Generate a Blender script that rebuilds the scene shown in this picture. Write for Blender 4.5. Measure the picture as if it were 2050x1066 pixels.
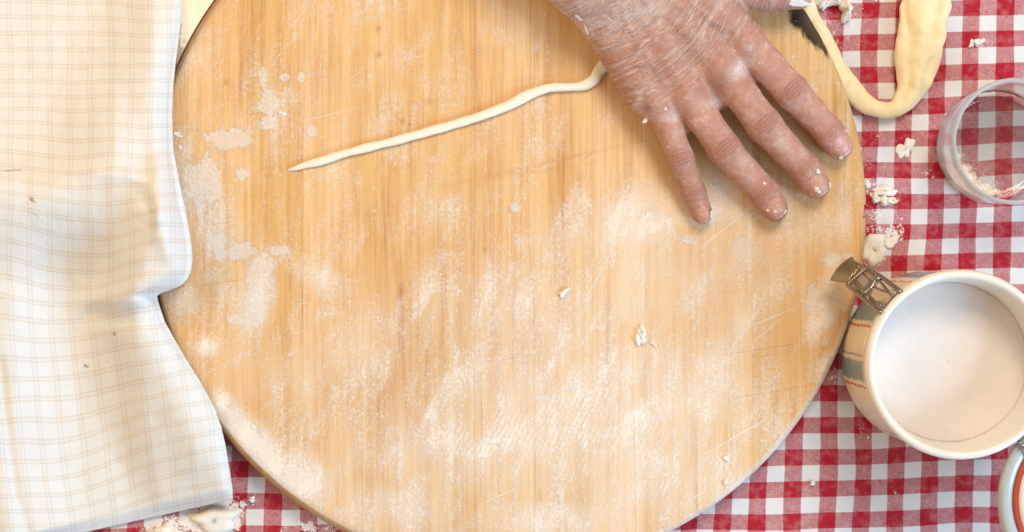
import bpy, math, random
import numpy as np
from mathutils import Vector

random.seed(7)
rng = np.random.default_rng(7)
for o in list(bpy.data.objects):
    bpy.data.objects.remove(o, do_unlink=True)
sc = bpy.context.scene
col = sc.collection

# ------------------------------------------------------------------ camera, world, lamps, exposure
S, H = 3.0, 1200.0            # photo pixels per millimetre on the table, camera height in millimetres
cam = bpy.data.cameras.new('camera'); camo = bpy.data.objects.new('camera', cam); col.objects.link(camo)
camo.location = (0, 0, H / 1000); camo.rotation_euler = (0, 0, 0)
cam.sensor_width = 36; cam.lens = 36 * H / (2050 / S); cam.clip_start = 0.05; cam.clip_end = 50
sc.camera = camo
w = bpy.data.worlds.new('World'); sc.world = w; w.use_nodes = True
w.node_tree.nodes['Background'].inputs[0].default_value = (1.0, 0.86, 0.67, 1)
w.node_tree.nodes['Background'].inputs[1].default_value = 0.54


def area(name, loc, target, sx, sy, power, colr):
    l = bpy.data.lights.new(name, 'AREA'); l.shape = 'RECTANGLE'; l.size = sx; l.size_y = sy
    l.energy = power; l.color = colr
    o = bpy.data.objects.new(name, l); col.objects.link(o); o.location = loc
    d = Vector(target) - Vector(loc); o.rotation_euler = d.to_track_quat('-Z', 'Y').to_euler()
    return o


area('kitchen_lamp', (0.42, 1.00, 1.45), (0.0, 0.0, 0), 0.60, 0.60, 20.0, (1.0, 0.89, 0.74))
area('warm_fill', (-1.05, 0.42, 0.95), (-0.1, 0.0, 0), 0.5, 0.5, 6.5, (1.0, 0.64, 0.28))  # added warm fill from the left for the towel folds, no known lamp
area('window_light', (1.55, -0.78, 0.98), (-0.05, -0.03, 0), 0.9, 0.8, 41.0, (0.40, 0.69, 1.0))
sc.view_settings.view_transform = 'Standard'; sc.view_settings.look = 'None'
sc.view_settings.exposure = -0.14; sc.view_settings.gamma = 1.0
sc.view_settings.use_curve_mapping = False
sc.render.engine = 'CYCLES'
sc.cycles.use_denoising = True
sc.cycles.max_bounces = 10; sc.cycles.transmission_bounces = 10; sc.cycles.transparent_max_bounces = 10


# ------------------------------------------------------------------ helpers
def PM(px, py, z):
    """point of the place in millimetres: photo position on the level z above the table"""
    k = (H - z) / H / S
    return np.array([(px - 1025) * k, -(py - 533) * k, z * np.ones_like(k)]) if np.ndim(k) else np.array([(px - 1025) * k, -(py - 533) * k, z])


def P(px, py, z):
    return Vector(PM(px, py, z)) * 0.001


def topx(x, y, z=0.0):
    k = S * H / (H - z)
    return 1025 + x * k, 533 - y * k


def tag(o, label, cat, group=None, kind=None):
    o['label'] = label; o['category'] = cat
    if group: o['group'] = group
    if kind: o['kind'] = kind
    return o


def mesh_obj(name, verts, faces, mat=None, parent=None, smooth=True, attrs=None):
    me = bpy.data.meshes.new(name)
    v = np.asarray(verts, dtype=np.float32)
    if isinstance(faces, np.ndarray):
        n, k = faces.shape
        me.vertices.add(len(v)); me.vertices.foreach_set('co', v.ravel())
        me.loops.add(n * k); me.loops.foreach_set('vertex_index', faces.astype(np.int32).ravel())
        me.polygons.add(n); me.polygons.foreach_set('loop_start', (np.arange(n) * k).astype(np.int32))
        me.update(calc_edges=True); me.validate()
    else:
        me.from_pydata(v.tolist(), [], faces); me.update()
    if attrs:
        for an, val in attrs.items():
            val = np.asarray(val, dtype=np.float32)
            if val.ndim == 1:
                a = me.attributes.new(an, 'FLOAT', 'POINT'); a.data.foreach_set('value', val)
            else:
                a = me.attributes.new(an, 'FLOAT_VECTOR', 'POINT'); a.data.foreach_set('vector', val.ravel())
    me.polygons.foreach_set('use_smooth', np.full(len(me.polygons), smooth))
    o = bpy.data.objects.new(name, me); col.objects.link(o)
    if mat: me.materials.append(mat)
    if parent: o.parent = parent
    return o


def empty(name, loc):
    o = bpy.data.objects.new(name, None); col.objects.link(o); o.location = loc; o.empty_display_size = 0.02
    bpy.context.view_layer.update()
    return o


def smooth01(t):
    t = np.clip(t, 0, 1); return t * t * (3 - 2 * t)


def vnoise(x, y, seed=0):
    """smooth value noise on a lattice of period 1"""
    r = np.random.default_rng(seed); T = r.random((256, 256))
    xi = np.floor(x).astype(int); yi = np.floor(y).astype(int); fx = x - xi; fy = y - yi
    fx = fx * fx * (3 - 2 * fx); fy = fy * fy * (3 - 2 * fy)
    a = T[xi % 256, yi % 256]; b = T[(xi + 1) % 256, yi % 256]; c = T[xi % 256, (yi + 1) % 256]; d = T[(xi + 1) % 256, (yi + 1) % 256]
    return (a * (1 - fx) + b * fx) * (1 - fy) + (c * (1 - fx) + d * fx) * fy


def fbm(x, y, seed=0, octs=4):
    s = 0; a = 0.5; t = 0
    for i in range(octs):
        s = s + a * vnoise(x * 2 ** i, y * 2 ** i, seed + i); t += a; a *= 0.5
    return s / t


def blob(px, py, cx, cy, rx, ry, ang=0, p=1.0):
    a = math.radians(ang); dx = px - cx; dy = py - cy
    u = (dx * math.cos(a) + dy * math.sin(a)) / rx; v = (-dx * math.sin(a) + dy * math.cos(a)) / ry
    return np.exp(-(u * u + v * v) ** p)


def polydist(px, py, pts):
    d = np.full(np.shape(px), 1e9)
    for (ax, ay), (bx, by) in zip(pts[:-1], pts[1:]):
        vx, vy = bx - ax, by - ay; L = vx * vx + vy * vy
        t = np.clip(((px - ax) * vx + (py - ay) * vy) / L, 0, 1)
        d = np.minimum(d, np.hypot(px - ax - t * vx, py - ay - t * vy))
    return d


# ------------------------------------------------------------------ node helper
class M:
    def __init__(s, name):
        s.m = bpy.data.materials.new(name); s.m.use_nodes = True; s.t = s.m.node_tree
        s.b = s.t.nodes['Principled BSDF']; s.out = s.t.nodes['Material Output']

    def n(s, typ, props=None, **ins):
        nd = s.t.nodes.new(typ)
        for k, v in (props or {}).items(): setattr(nd, k, v)
        for k, v in ins.items():
            s.put(nd.inputs[int(k[1:])] if k[0] == '_' and k[1:].isdigit() else nd.inputs[k.replace('_', ' ')], v)
        return nd

    def put(s, sock, v):
        if isinstance(v, bpy.types.NodeSocket): s.t.links.new(v, sock)
        elif isinstance(v, bpy.types.Node): s.t.links.new(v.outputs[0], sock)
        else:
            if isinstance(v, (tuple, list)) and len(v) == 3 and sock.type == 'RGBA': v = (*v, 1)
            sock.default_value = v

    def math(s, op, a, b=0.0, c=0.0, clamp=False):
        return s.n('ShaderNodeMath', {'operation': op, 'use_clamp': clamp}, _0=a, _1=b, _2=c).outputs[0]

    def add(s, a, b): return s.math('ADD', a, b)
    def mul(s, a, b): return s.math('MULTIPLY', a, b)
    def step(s, v, lo, hi, a=0.0, b=1.0):
        return s.n('ShaderNodeMapRange', {'interpolation_type': 'SMOOTHSTEP'}, Value=v, From_Min=lo, From_Max=hi, To_Min=a, To_Max=b).outputs[0]

    def noise(s, vec, scale, detail=3, rough=0.55, dist=0.0):
        return s.n('ShaderNodeTexNoise', None, Vector=vec, Scale=scale, Detail=detail, Roughness=rough, Distortion=dist).outputs[0]

    def mapping(s, vec, scale=(1, 1, 1), rot=(0, 0, 0), loc=(0, 0, 0)):
        return s.n('ShaderNodeMapping', None, Vector=vec, Scale=scale, Rotation=rot, Location=loc).outputs[0]

    def obj(s): return s.n('ShaderNodeTexCoord').outputs['Object']
    def pos(s): return s.n('ShaderNodeNewGeometry').outputs['Position']
    def attr(s, name, vec=False):
        nd = s.n('ShaderNodeAttribute', {'attribute_name': name}); return nd.outputs['Vector' if vec else 'Fac']

    def mix(s, f, a, b, mode='MIX'):
        nd = s.t.nodes.new('ShaderNodeMix'); nd.data_type = 'RGBA'; nd.blend_type = mode
        s.put(nd.inputs[0], f); s.put(nd.inputs[6], a); s.put(nd.inputs[7], b)
        return nd.outputs[2]

    def ramp(s, f, stops):
        nd = s.t.nodes.new('ShaderNodeValToRGB'); s.put(nd.inputs[0], f); e = nd.color_ramp.elements
        while len(e) < len(stops): e.new(0.5)
        for i, (p, c) in enumerate(stops): e[i].position = p; e[i].color = (*c, 1)
        return nd.outputs[0]

    def bump(s, h, strength=0.5, dist=0.001, normal=None):
        nd = s.n('ShaderNodeBump', None, Strength=strength, Distance=dist, Height=h)
        if normal is not None: s.put(nd.inputs['Normal'], normal)
        return nd.outputs[0]

    def set(s, **k):
        for a, v in k.items(): s.put(s.b.inputs[a.replace('_', ' ')], v)
        return s.m


FLOUR = (0.90, 0.855, 0.81)


def mat_wood():
    m = M('floured_beech'); c = m.obj(); tone = m.attr('tone')
    off = m.n('ShaderNodeCombineXYZ', None, X=m.mul(tone, 3.1), Y=m.mul(tone, 1.7), Z=m.mul(tone, 7.0))
    cc = m.n('ShaderNodeVectorMath', {'operation': 'ADD'}, _0=c, _1=off).outputs[0]
    g1 = m.noise(m.mapping(cc, (1, 0.035, 1)), 240, 6, 0.66, 0.7)
    g2 = m.noise(m.mapping(cc, (1, 0.06, 1)), 55, 5, 0.6, 1.2)
    g3 = m.noise(m.mapping(cc, (1, 0.016, 1)), 620, 3, 0.6)
    g4 = m.noise(m.mapping(c, (1, 0.4, 1)), 16, 4, 0.55, 0.8)
    f = m.add(m.add(m.mul(g1, 0.44), m.mul(g2, 0.28)), m.mul(g4, 0.28))
    wood = m.ramp(f, [(0.34, (0.43, 0.185, 0.056)), (0.43, (0.64, 0.345, 0.130)), (0.52, (0.745, 0.455, 0.195)), (0.64, (0.81, 0.565, 0.30))])
    pore = m.step(g3, 0.60, 0.74)
    wood = m.mix(m.mul(pore, 0.55), wood, (0.40, 0.185, 0.055))
    hsv = m.n('ShaderNodeHueSaturation', None, Hue=0.5, Saturation=m.n('ShaderNodeMapRange', None, Value=tone, To_Min=1.08, To_Max=0.90).outputs[0],
              Value=m.n('ShaderNodeMapRange', None, Value=tone, To_Min=0.88, To_Max=1.07).outputs[0], Color=wood).outputs[0]
    wood = hsv
    # old dark spots and small knots
    wood = m.mix(m.mul(m.attr('knot'), 0.75), wood, (0.40, 0.15, 0.03))
    # knife cuts: dark dirty ones and pale floury ones
    cuts_d = None; cuts_l = None
    for i, (ang, sc_) in enumerate(((-14, 1), (-22, 1.2), (-9, .8), (-38, 1.1), (-30, 1.1), (-62, 1.0))):
        v = m.mapping(m.mapping(c, (1, 1, 1), (0, 0, math.radians(-ang * -1))), (7 * sc_, 520 * sc_, 1), (0, 0, 0), (i * 3.3, i * 1.7, 0))
        nz = m.noise(v, 1.0, 1.5, 0.4)
        ln = m.step(nz, 0.70, 0.76)
        msk = m.step(m.noise(c, 16 + i, 2), 0.42, 0.58)
        ln = m.mul(ln, msk)
        if i in (2, 0): cuts_d = ln if cuts_d is None else m.math('MAXIMUM', cuts_d, ln)
        if i != 2: cuts_l = ln if cuts_l is None else m.math('MAXIMUM', cuts_l, ln)
    wood = m.mix(m.mul(cuts_d, 0.30), wood, (0.33, 0.15, 0.05))
    # flour film
    F = m.attr('flour')
    nm = m.noise(m.mapping(m.mapping(c, (1, 1, 1), (0, 0, 0.35)), (1, 0.5, 1)), 48, 7, 0.66, 0.4)
    nf = m.noise(m.mapping(c, (1, 0.85, 1)), 480, 5, 0.75)
    ng = m.noise(m.mapping(cc, (1, 0.05, 1)), 260, 3, 0.6)
    rd = m.mapping(c, (1, 1, 1), (0, 0, math.radians(26)))
    wv = m.n('ShaderNodeTexWave', {'wave_type': 'BANDS', 'bands_direction': 'X'}, Vector=rd, Scale=95, Distortion=5.0, Detail=3, Detail_Scale=0.8).outputs[1]
    rid = m.mul(m.mul(m.math('SUBTRACT', wv, 0.5), m.attr('ridge')), 0.30)
    t = m.add(m.add(m.mul(m.math('SUBTRACT', nm, 0.5), 2.1), m.mul(m.math('SUBTRACT', nf, 0.5), 1.9)), m.mul(m.math('SUBTRACT', ng, 0.5), 0.7))
    t = m.add(m.add(t, F), rid)
    film = m.mul(m.step(t, -0.02, 1.10), 0.82)
    clump = m.mul(m.step(m.add(m.mul(F, 0.55), m.add(m.mul(nf, 0.75), m.mul(m.noise(c, 150, 4, 0.7), 0.6))), 1.03, 1.20), 0.8)
    film = m.math('MAXIMUM', film, clump)
    veil = m.mul(m.step(F, 0.08, 0.75), m.step(nm, 0.3, 0.7, 0.30, 0.56))
    film = m.math('MAXIMUM', film, veil)
    film = m.math('MAXIMUM', film, m.mul(m.mul(cuts_l, 0.75), m.step(F, 0.02, 0.30, 0.30, 1.0)))
    sm = m.add(m.attr('smear'), m.add(m.mul(m.math('SUBTRACT', m.noise(c, 75, 6, 0.7), 0.5), 2.3), m.mul(m.math('SUBTRACT', nf, 0.5), 0.9)))
    smear = m.mul(m.step(sm, 0.36, 0.66), m.step(nf, 0.3, 0.7, 0.40, 0.88))
    colr = m.mix(film, wood, FLOUR)
    colr = m.mix(smear, colr, (0.77, 0.71, 0.66))
    film = m.math('MAXIMUM', film, smear)
    bn = m.add(m.attr('burn_shade'), m.mul(m.math('SUBTRACT', m.noise(m.mapping(c, (1, 0.3, 1)), 260, 4, 0.6), 0.5), 1.3))
    burn_shade = m.mul(m.mul(m.step(bn, 0.10, 0.62), m.step(m.attr('burn_shade'), 0.05, 0.30)), m.step(nf, 0.58, 0.72, 1.0, 0.75))
    colr = m.mix(m.mul(burn_shade, 0.97), colr, (0.022, 0.020, 0.018))
    dr = m.attr('edge_shade')
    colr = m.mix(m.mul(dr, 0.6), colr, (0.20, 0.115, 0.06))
    h = m.add(m.add(m.mul(film, 0.7), m.mul(g3, 0.10)), m.mul(m.mul(nf, film), 1.0))
    h = m.math('SUBTRACT', h, m.mul(cuts_d, 0.5))
    return m.set(Base_Color=colr, Roughness=m.math('MAXIMUM', m.step(film, 0, 1, 0.46, 0.92), m.mul(burn_shade, 0.8)), Specular_IOR_Level=m.step(burn_shade, 0, 1, 0.45, 0.1), Normal=m.bump(h, 0.7, 0.0005))


def mat_gingham():
    m = M('red_gingham'); uv = m.attr('weave', True); xyz = m.n('ShaderNodeSeparateXYZ', None, Vector=uv)
    wob = m.noise(m.mapping(uv, (40, 40, 1)), 1.0, 2)
    def stripe(v):
        fr = m.math('FRACT', m.add(v, m.mul(m.math('SUBTRACT', wob, 0.5), 0.03)))
        tri = m.math('ABSOLUTE', m.math('SUBTRACT', fr, 0.25))       # 0 at the middle of the red stripe
        tri = m.math('MINIMUM', tri, m.math('SUBTRACT', 1.0, tri))
        return m.step(tri, 0.238, 0.262, 1.0, 0.0)
    a, b = stripe(xyz.outputs[0]), stripe(xyz.outputs[1])
    # thread scale twill: which system of threads is on top
    tw = m.math('SINE', m.mul(m.add(m.mul(xyz.outputs[0], 22.0), m.mul(xyz.outputs[1], 21.0)), 2 * math.pi))
    tn = m.noise(m.mapping(uv, (22, 6, 1)), 1.0, 4, 0.75); tn2 = m.noise(m.mapping(uv, (6, 22, 1)), 1.0, 4, 0.75)
    top = m.add(0.5, m.add(m.mul(tw, 0.10), m.add(m.mul(m.math('SUBTRACT', tn, 0.5), 1.0), m.mul(m.math('SUBTRACT', tn2, 0.5), 1.0))))
    red = m.mix(m.noise(uv, 3.0, 3), (0.33, 0.008, 0.022), (0.45, 0.013, 0.032))
    white = m.mix(m.noise(uv, 1.3, 3), (0.74, 0.72, 0.71), (0.64, 0.62, 0.62))
    cov = m.mul(m.add(a, b), m.add(0.42, m.mul(top, 0.62)))
    colr = m.mix(m.math('MINIMUM', cov, 1.0), white, red)
    F = m.attr('flour'); p = m.pos()
    nf = m.noise(p, 430, 4, 0.7); nm = m.noise(p, 130, 4, 0.6)
    t = m.add(F, m.add(m.mul(m.math('SUBTRACT', nf, 0.5), 1.3), m.mul(m.math('SUBTRACT', nm, 0.5), 1.1)))
    film = m.math('MAXIMUM', m.mul(m.step(t, 0.40, 0.62), 0.86), m.mul(m.step(nm, 0.42, 0.75), 0.12))
    colr = m.mix(film, colr, FLOUR)
    h = m.add(m.add(m.mul(tn, 0.5), m.mul(tn2, 0.5)), m.mul(film, 1.2))
    return m.set(Base_Color=colr, Roughness=0.88, Specular_IOR_Level=0.2, Normal=m.bump(h, 0.45, 0.0003), Sheen_Weight=0.08)


def mat_towel():
    m = M('checked_cotton'); uv = m.attr('weave', True); xyz = m.n('ShaderNodeSeparateXYZ', None, Vector=uv)
    wob = m.mul(m.math('SUBTRACT', m.noise(uv, 2.2, 3), 0.5), 0.10)
    def lines(v, wd):
        fr = m.math('FRACT', m.add(v, wob))
        l1 = m.step(m.math('ABSOLUTE', m.math('SUBTRACT', fr, 0.40)), wd * 0.45, wd, 1.0, 0.0)
        l2 = m.step(m.math('ABSOLUTE', m.math('SUBTRACT', fr, 0.60)), wd * 0.45, wd, 1.0, 0.0)
        bd = m.step(m.math('ABSOLUTE', m.math('SUBTRACT', fr, 0.50)), 0.08, 0.16, 0.22, 0.0)
        return m.math('MAXIMUM', m.math('MAXIMUM', l1, l2), bd)
    lv, lh = lines(xyz.outputs[0], 0.055), lines(xyz.outputs[1], 0.065)
    brk = m.noise(m.mapping(uv, (30, 30, 1)), 1.0, 2)
    ln = m.mul(m.math('MINIMUM', m.add(m.mul(lv, 0.50), m.mul(lh, 0.62)), 1.0), m.step(brk, 0.25, 0.6, 0.65, 1.0))
    base = m.mix(m.noise(uv, 0.6, 3), (0.77, 0.765, 0.755), (0.73, 0.725, 0.715))
    colr = m.mix(m.mul(ln, 0.48), base, (0.58, 0.42, 0.25))
    st = m.step(m.add(m.attr('stain'), m.mul(m.math('SUBTRACT', m.noise(uv, 5.0, 4, 0.7), 0.5), 1.2)), 0.40, 0.75)
    colr = m.mix(m.mul(st, 0.70), colr, (0.30, 0.19, 0.11))
    wv = m.add(m.math('SINE', m.mul(xyz.outputs[0], 88)), m.math('SINE', m.mul(xyz.outputs[1], 66)))
    h = m.add(m.mul(wv, 0.12), m.mul(m.noise(uv, 8, 4, 0.6), 0.5))
    return m.set(Base_Color=colr, Roughness=0.92, Specular_IOR_Level=0.15, Sheen_Weight=0.10, Normal=m.bump(h, 0.35, 0.0004))


def mat_skin():
    m = M('floured_skin'); c = m.obj(); wc = m.attr('wc', True)
    big = m.noise(c, 55, 4, 0.6); mid = m.noise(c, 190, 4, 0.65); fine = m.noise(c, 900, 3, 0.7)
    # long transverse skin folds, stretched across the hand
    w1 = m.noise(m.mapping(wc, (260, 16, 1)), 1.0, 3, 0.55, 0.6)
    w2 = m.noise(m.mapping(m.mapping(wc, (1, 1, 1), (0, 0, 0.25)), (480, 40, 1)), 1.0, 3, 0.6, 0.4)
    fold1 = m.step(m.math('ABSOLUTE', m.math('SUBTRACT', w1, 0.5)), 0.0, 0.055, 1.0, 0.0)
    fold2 = m.step(m.math('ABSOLUTE', m.math('SUBTRACT', w2, 0.5)), 0.0, 0.07, 1.0, 0.0)
    wr = m.attr('wrinkle')
    fold = m.math('MAXIMUM', m.mul(fold1, wr), m.mul(m.mul(fold2, 0.6), m.step(wr, 0, 1, 0.35, 1.0)))
    skin = m.ramp(m.add(m.mul(big, 0.55), m.mul(mid, 0.45)), [(0.34, (0.36, 0.140, 0.080)), (0.5, (0.48, 0.215, 0.138)), (0.66, (0.57, 0.29, 0.20))])
    skin = m.mix(m.mul(m.mul(m.attr('red'), m.step(big, 0.3, 0.6, 0.55, 1.0)), 0.9), skin, (0.36, 0.115, 0.070))
    F = m.attr('flour')
    t = m.add(F, m.add(m.mul(m.math('SUBTRACT', mid, 0.5), 1.3), m.add(m.mul(m.math('SUBTRACT', fine, 0.5), 1.8), m.mul(m.math('SUBTRACT', big, 0.5), 0.9))))
    film = m.mul(m.step(t, 0.20, 1.05), 0.80)
    film = m.math('MAXIMUM', film, m.mul(m.mul(fold, 0.62), m.step(F, 0.0, 0.35, 0.45, 1.0)))
    film = m.math('MAXIMUM', film, m.mul(m.step(F, 0.0, 0.7), 0.36))
    colr = m.mix(film, skin, (0.73, 0.60, 0.55))
    colr = m.mix(m.mul(m.attr('dark'), 0.8), colr, (0.16, 0.06, 0.035))
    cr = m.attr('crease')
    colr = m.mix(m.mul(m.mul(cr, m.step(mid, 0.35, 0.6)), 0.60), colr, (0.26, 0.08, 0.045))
    h = m.add(m.add(m.mul(fold, 0.55), m.mul(mid, 0.35)), m.add(m.mul(fine, 0.35), m.mul(cr, -0.5)))
    mm = m.set(Base_Color=colr, Roughness=m.step(film, 0, 0.8, 0.58, 0.92), Specular_IOR_Level=0.35, Normal=m.bump(h, 0.9, 0.0008), Subsurface_Weight=0.06,
               Subsurface_Radius=(0.6, 0.25, 0.15), Subsurface_Scale=0.004)
    return mm


def simple(name, colr, rough=0.5, bump=0.0, bs=300, vary=0.0, spec=0.5, metal=0.0, bdist=0.0005, sss=0.0, coat=0.0):
    m = M(name); c = m.obj()
    cl = colr
    if vary:
        cl = m.mix(m.noise(c, bs * 0.35, 4, 0.6), tuple(x * (1 - vary) for x in colr), tuple(min(1, x * (1 + vary)) for x in colr))
    k = dict(Base_Color=cl, Roughness=rough, Specular_IOR_Level=spec, Metallic=metal, Coat_Weight=coat)
    if bump: k['Normal'] = m.bump(m.noise(c, bs, 4, 0.6), bump, bdist)
    if sss:
        k['Subsurface_Weight'] = sss; k['Subsurface_Radius'] = (1.0, 0.6, 0.35); k['Subsurface_Scale'] = 0.004
    return m.set(**k)


WOOD = mat_wood(); GING = mat_gingham(); TOWEL = mat_towel(); SKIN = mat_skin()
GRAIN = simple('flour_grain', FLOUR, 0.95, spec=0.1)
HEAP = simple('flour_heap', (0.86, 0.80, 0.71), 0.95, 0.8, 700, 0.05, spec=0.1, bdist=0.0006)
DOUGH = simple('egg_dough', (0.84, 0.69, 0.42), 0.62, 0.6, 260, 0.10, spec=0.3, sss=0.15)
DOUGHW = simple('floured_dough', (0.87, 0.80, 0.68), 0.8, 1.0, 330, 0.08, spec=0.2, sss=0.1)
FLAKE = simple('dough_flake', (0.86, 0.82, 0.76), 0.85, 0.6, 600, 0.06, spec=0.2)
FLAKEH = simple('flake_on_skin', (0.78, 0.70, 0.63), 0.85, 0.6, 600, 0.08, spec=0.2)
TABLEM = simple('table_wood', (0.30, 0.18, 0.09), 0.5, 0.2, 60, 0.2)

BT = 18.5          # board top above the table, mm
BC = PM(1014, 424, 10); BR = 717 / (S * H / (H - 9))
Bx, By = BC[0], BC[1]

# ------------------------------------------------------------------ table and tablecloth
tv = [(x, y, z) for z in (-0.035, -0.0012) for x, y in ((-.8, -.6), (.8, -.6), (.8, .6), (-.8, .6))]
t = mesh_obj('table', tv, [(3, 2, 1, 0), (4, 5, 6, 7), (0, 1, 5, 4), (1, 2, 6, 5), (2, 3, 7, 6), (3, 0, 4, 7)], TABLEM, smooth=False)
t['kind'] = 'structure'


def cloth_flour(px, py):
    f = 0 * px
    for a in ((1748, 500, 34, 36, 0, 1.0), (1775, 480, 34, 26, -20, .85), (1762, 385, 30, 16, 0, .75), (1772, 402, 26, 18, 0, .7), (1738, 370, 14, 16, 0, .65),
              (1800, 455, 34, 30, 0, .45), (1760, 440, 40, 50, 0, .42), (1745, 320, 40, 40, 0, .30), (1850, 350, 30, 14, 20, .5), (1820, 305, 22, 24, 20, .45),
              (1760, 280, 60, 30, 0, .25), (1690, 60, 50, 50, 0, .35), (1720, 20, 60, 40, 0, .3), (1960, 86, 12, 8, 0, .8), (1944, 88, 6, 8, 0, .8), (1875, 240, 20, 12, 0, .3),
              (1668, 760, 18, 28, 20, .45), (1725, 870, 12, 14, 0, .5), (1780, 1000, 14, 20, 0, .4), (1830, 880, 40, 20, 0, .2),
              (430, 1040, 55, 42, -12, 1.3), (330, 1060, 60, 30, -12, .75), (480, 1010, 12, 14, 0, .55), (620, 1058, 34, 14, 20, .75), (505, 1000, 9, 7, 0, .8),
              (560, 1052, 30, 22, 10, .35), (240, 1075, 40, 14, 0, .3), (660, 1066, 30, 18, 10, .6)):
        f = np.maximum(f, a[5] * blob(px, py, *a[:5]))
    return f


nx, ny = 361, 271
gx, gy = np.meshgrid(np.linspace(-790, 790, nx), np.linspace(-590, 590, ny))
# finer cells where the photograph looks
gx = np.sign(gx) * 790 * (np.abs(gx) / 790) ** 1.0
px, py = topx(gx, gy)
zc = 2.4 * (fbm(gx / 70 + 5, gy / 55 + 9, 3, 3) - 0.5) + 1.1 * (fbm(gx / 22, gy / 26, 11, 3) - 0.5)
inb = smooth01((np.hypot(gx - Bx, gy - By) - (BR - 5)) / 20)
zc = np.minimum(zc * inb * 0.8 - 0.35, 0.3)
cu = np.where(px > 1712, (px - 1712 - (835 - py) * 0.018) / 68.0, (px - 1712 - (835 - py) * 0.018) / 69.3)
rv = (py - 898 + (px - 1700) * 0.024) / 63.5
cu = cu + 0.16 * (fbm(gx / 45, gy / 45, 21, 3) - 0.5); rv = rv + 0.18 * (fbm(gx / 60 + 7, gy / 60, 22, 2) - 0.5)
idx = np.arange(nx * ny).reshape(ny, nx)
fc = np.stack([idx[:-1, :-1], idx[:-1, 1:], idx[1:, 1:], idx[1:, :-1]], -1).reshape(-1, 4)
cloth = mesh_obj('tablecloth', np.stack([gx, gy, zc], -1).reshape(-1, 3) * .001, fc, GING,
                 attrs={'weave': np.stack([cu, rv, 0 * cu], -1).reshape(-1, 3), 'flour': cloth_flour(px, py).ravel()})
tag(cloth, 'red and white gingham tablecloth dusted with flour under everything', 'tablecloth')

# ------------------------------------------------------------------ pale board under the round one (upper left)
PALE = None


def mat_pale():
    m = M('pale_wood'); c = m.obj()
    g = m.noise(m.mapping(c, (1, 0.05, 1)), 160, 4, 0.6); g2 = m.noise(c, 60, 4, 0.6)
    k = m.ramp(m.add(m.mul(g, 0.5), m.mul(g2, 0.5)), [(0.3, (0.80, 0.69, 0.48)), (0.6, (0.88, 0.80, 0.62))])
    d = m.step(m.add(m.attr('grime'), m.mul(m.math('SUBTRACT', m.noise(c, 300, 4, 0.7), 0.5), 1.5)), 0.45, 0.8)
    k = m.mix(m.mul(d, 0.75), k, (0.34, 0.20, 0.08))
    return m.set(Base_Color=k, Roughness=0.6, Normal=m.bump(g, 0.2, 0.0003))


# ------------------------------------------------------------------ round board of glued staves
def board_flour(px, py):
    f = 0 * px + 0.10
    spots = ((1150, 830, 420, 230, 0, .62), (900, 900, 300, 170, 0, .55), (1330, 560, 230, 150, -20, .52), (1500, 560, 110, 190, 10, .58), (1290, 440, 110, 70, -30, .80),
             (1060, 640, 260, 150, 0, .48), (520, 900, 40, 130, -42, 1.15), (455, 820, 26, 50, -30, .95), (600, 960, 60, 80, -45, 1.0), (510, 600, 45, 90, 10, .65),
             (430, 480, 80, 130, 0, .30), (365, 450, 40, 190, 0, .34), (640, 560, 90, 40, 30, .50), (415, 695, 28, 22, 0, .75), (370, 600, 40, 40, 0, .6),
             (1000, 880, 90, 60, -35, .85), (1160, 800, 90, 40, -20, .78), (1420, 770, 60, 130, 20, .72), (1490, 540, 45, 70, 10, .85), (1400, 430, 90, 40, 0, .75),
             (1660, 600, 34, 80, 15, .80), (1668, 525, 20, 20, 0, .85), (1630, 650, 22, 50, 0, .8), (1655, 735, 18, 34, 20, .95), (1640, 465, 60, 60, 0, .45),
             (740, 700, 200, 160, 0, .42), (900, 620, 120, 140, 0, .42), (560, 760, 140, 120, 0, .42), (1150, 480, 160, 90, -20, .42), (880, 440, 120, 100, 0, .30),
             (1560, 470, 90, 50, 0, .55), (1460, 380, 60, 60, 0, .5), (620, 230, 120, 130, 0, .22), (1010, 60, 40, 60, 0, .22), (1690, 450, 24, 80, 0, .55),
             (1300, 950, 250, 130, 0, .60), (800, 1020, 200, 90, 0, .60), (1350, 830, 90, 120, 20, .62), (1100, 1040, 300, 60, 0, .55))
    for a in spots: f = np.maximum(f, a[5] * blob(px, py, *a[:5]))
    f = f * (1 - 0.9 * blob(px, py, 1600, 150, 130, 190, -20, 2)) * (1 - .85 * blob(px, py, 560, 1015, 12, 60, -42))
    f = f * (1 - .6 * blob(px, py, 1100, 100, 260, 150, -15, 2))
    return f


def board_smear(px, py):
    f = 0 * px
    for a in ((410, 362, 42, 50), (402, 415, 10, 30), (540, 203, 23, 26), (540, 246, 17, 15), (462, 278, 40, 19), (437, 492, 16, 32), (488, 503, 32, 20), (522, 545, 22, 40),
              (510, 615, 30, 52), (526, 152, 8, 16), (603, 155, 9, 12), (567, 156, 12, 8), (484, 350, 16, 14), (625, 262, 10, 12), (470, 640, 20, 14), (560, 500, 20, 10),
              (355, 270, 8, 6), (500, 560, 12, 10), (1090, 798, 24, 7), (1150, 778, 26, 6), (1665, 522, 20, 12), (1700, 515, 12, 10), (1628, 600, 12, 26), (1655, 640, 14, 20),
              (1652, 690, 12, 10), (1650, 735, 10, 24), (1490, 500, 24, 30), (1375, 480, 18, 10), (470, 840, 22, 30), (520, 900, 24, 36), (580, 960, 30, 26), (1030, 415, 14, 10)):
        f = np.maximum(f, np.minimum(1.0, 1.15 * blob(px, py, a[0], a[1], a[2] * 1.1, a[3] * 1.1, 0, 1.0)))
    return f


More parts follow.
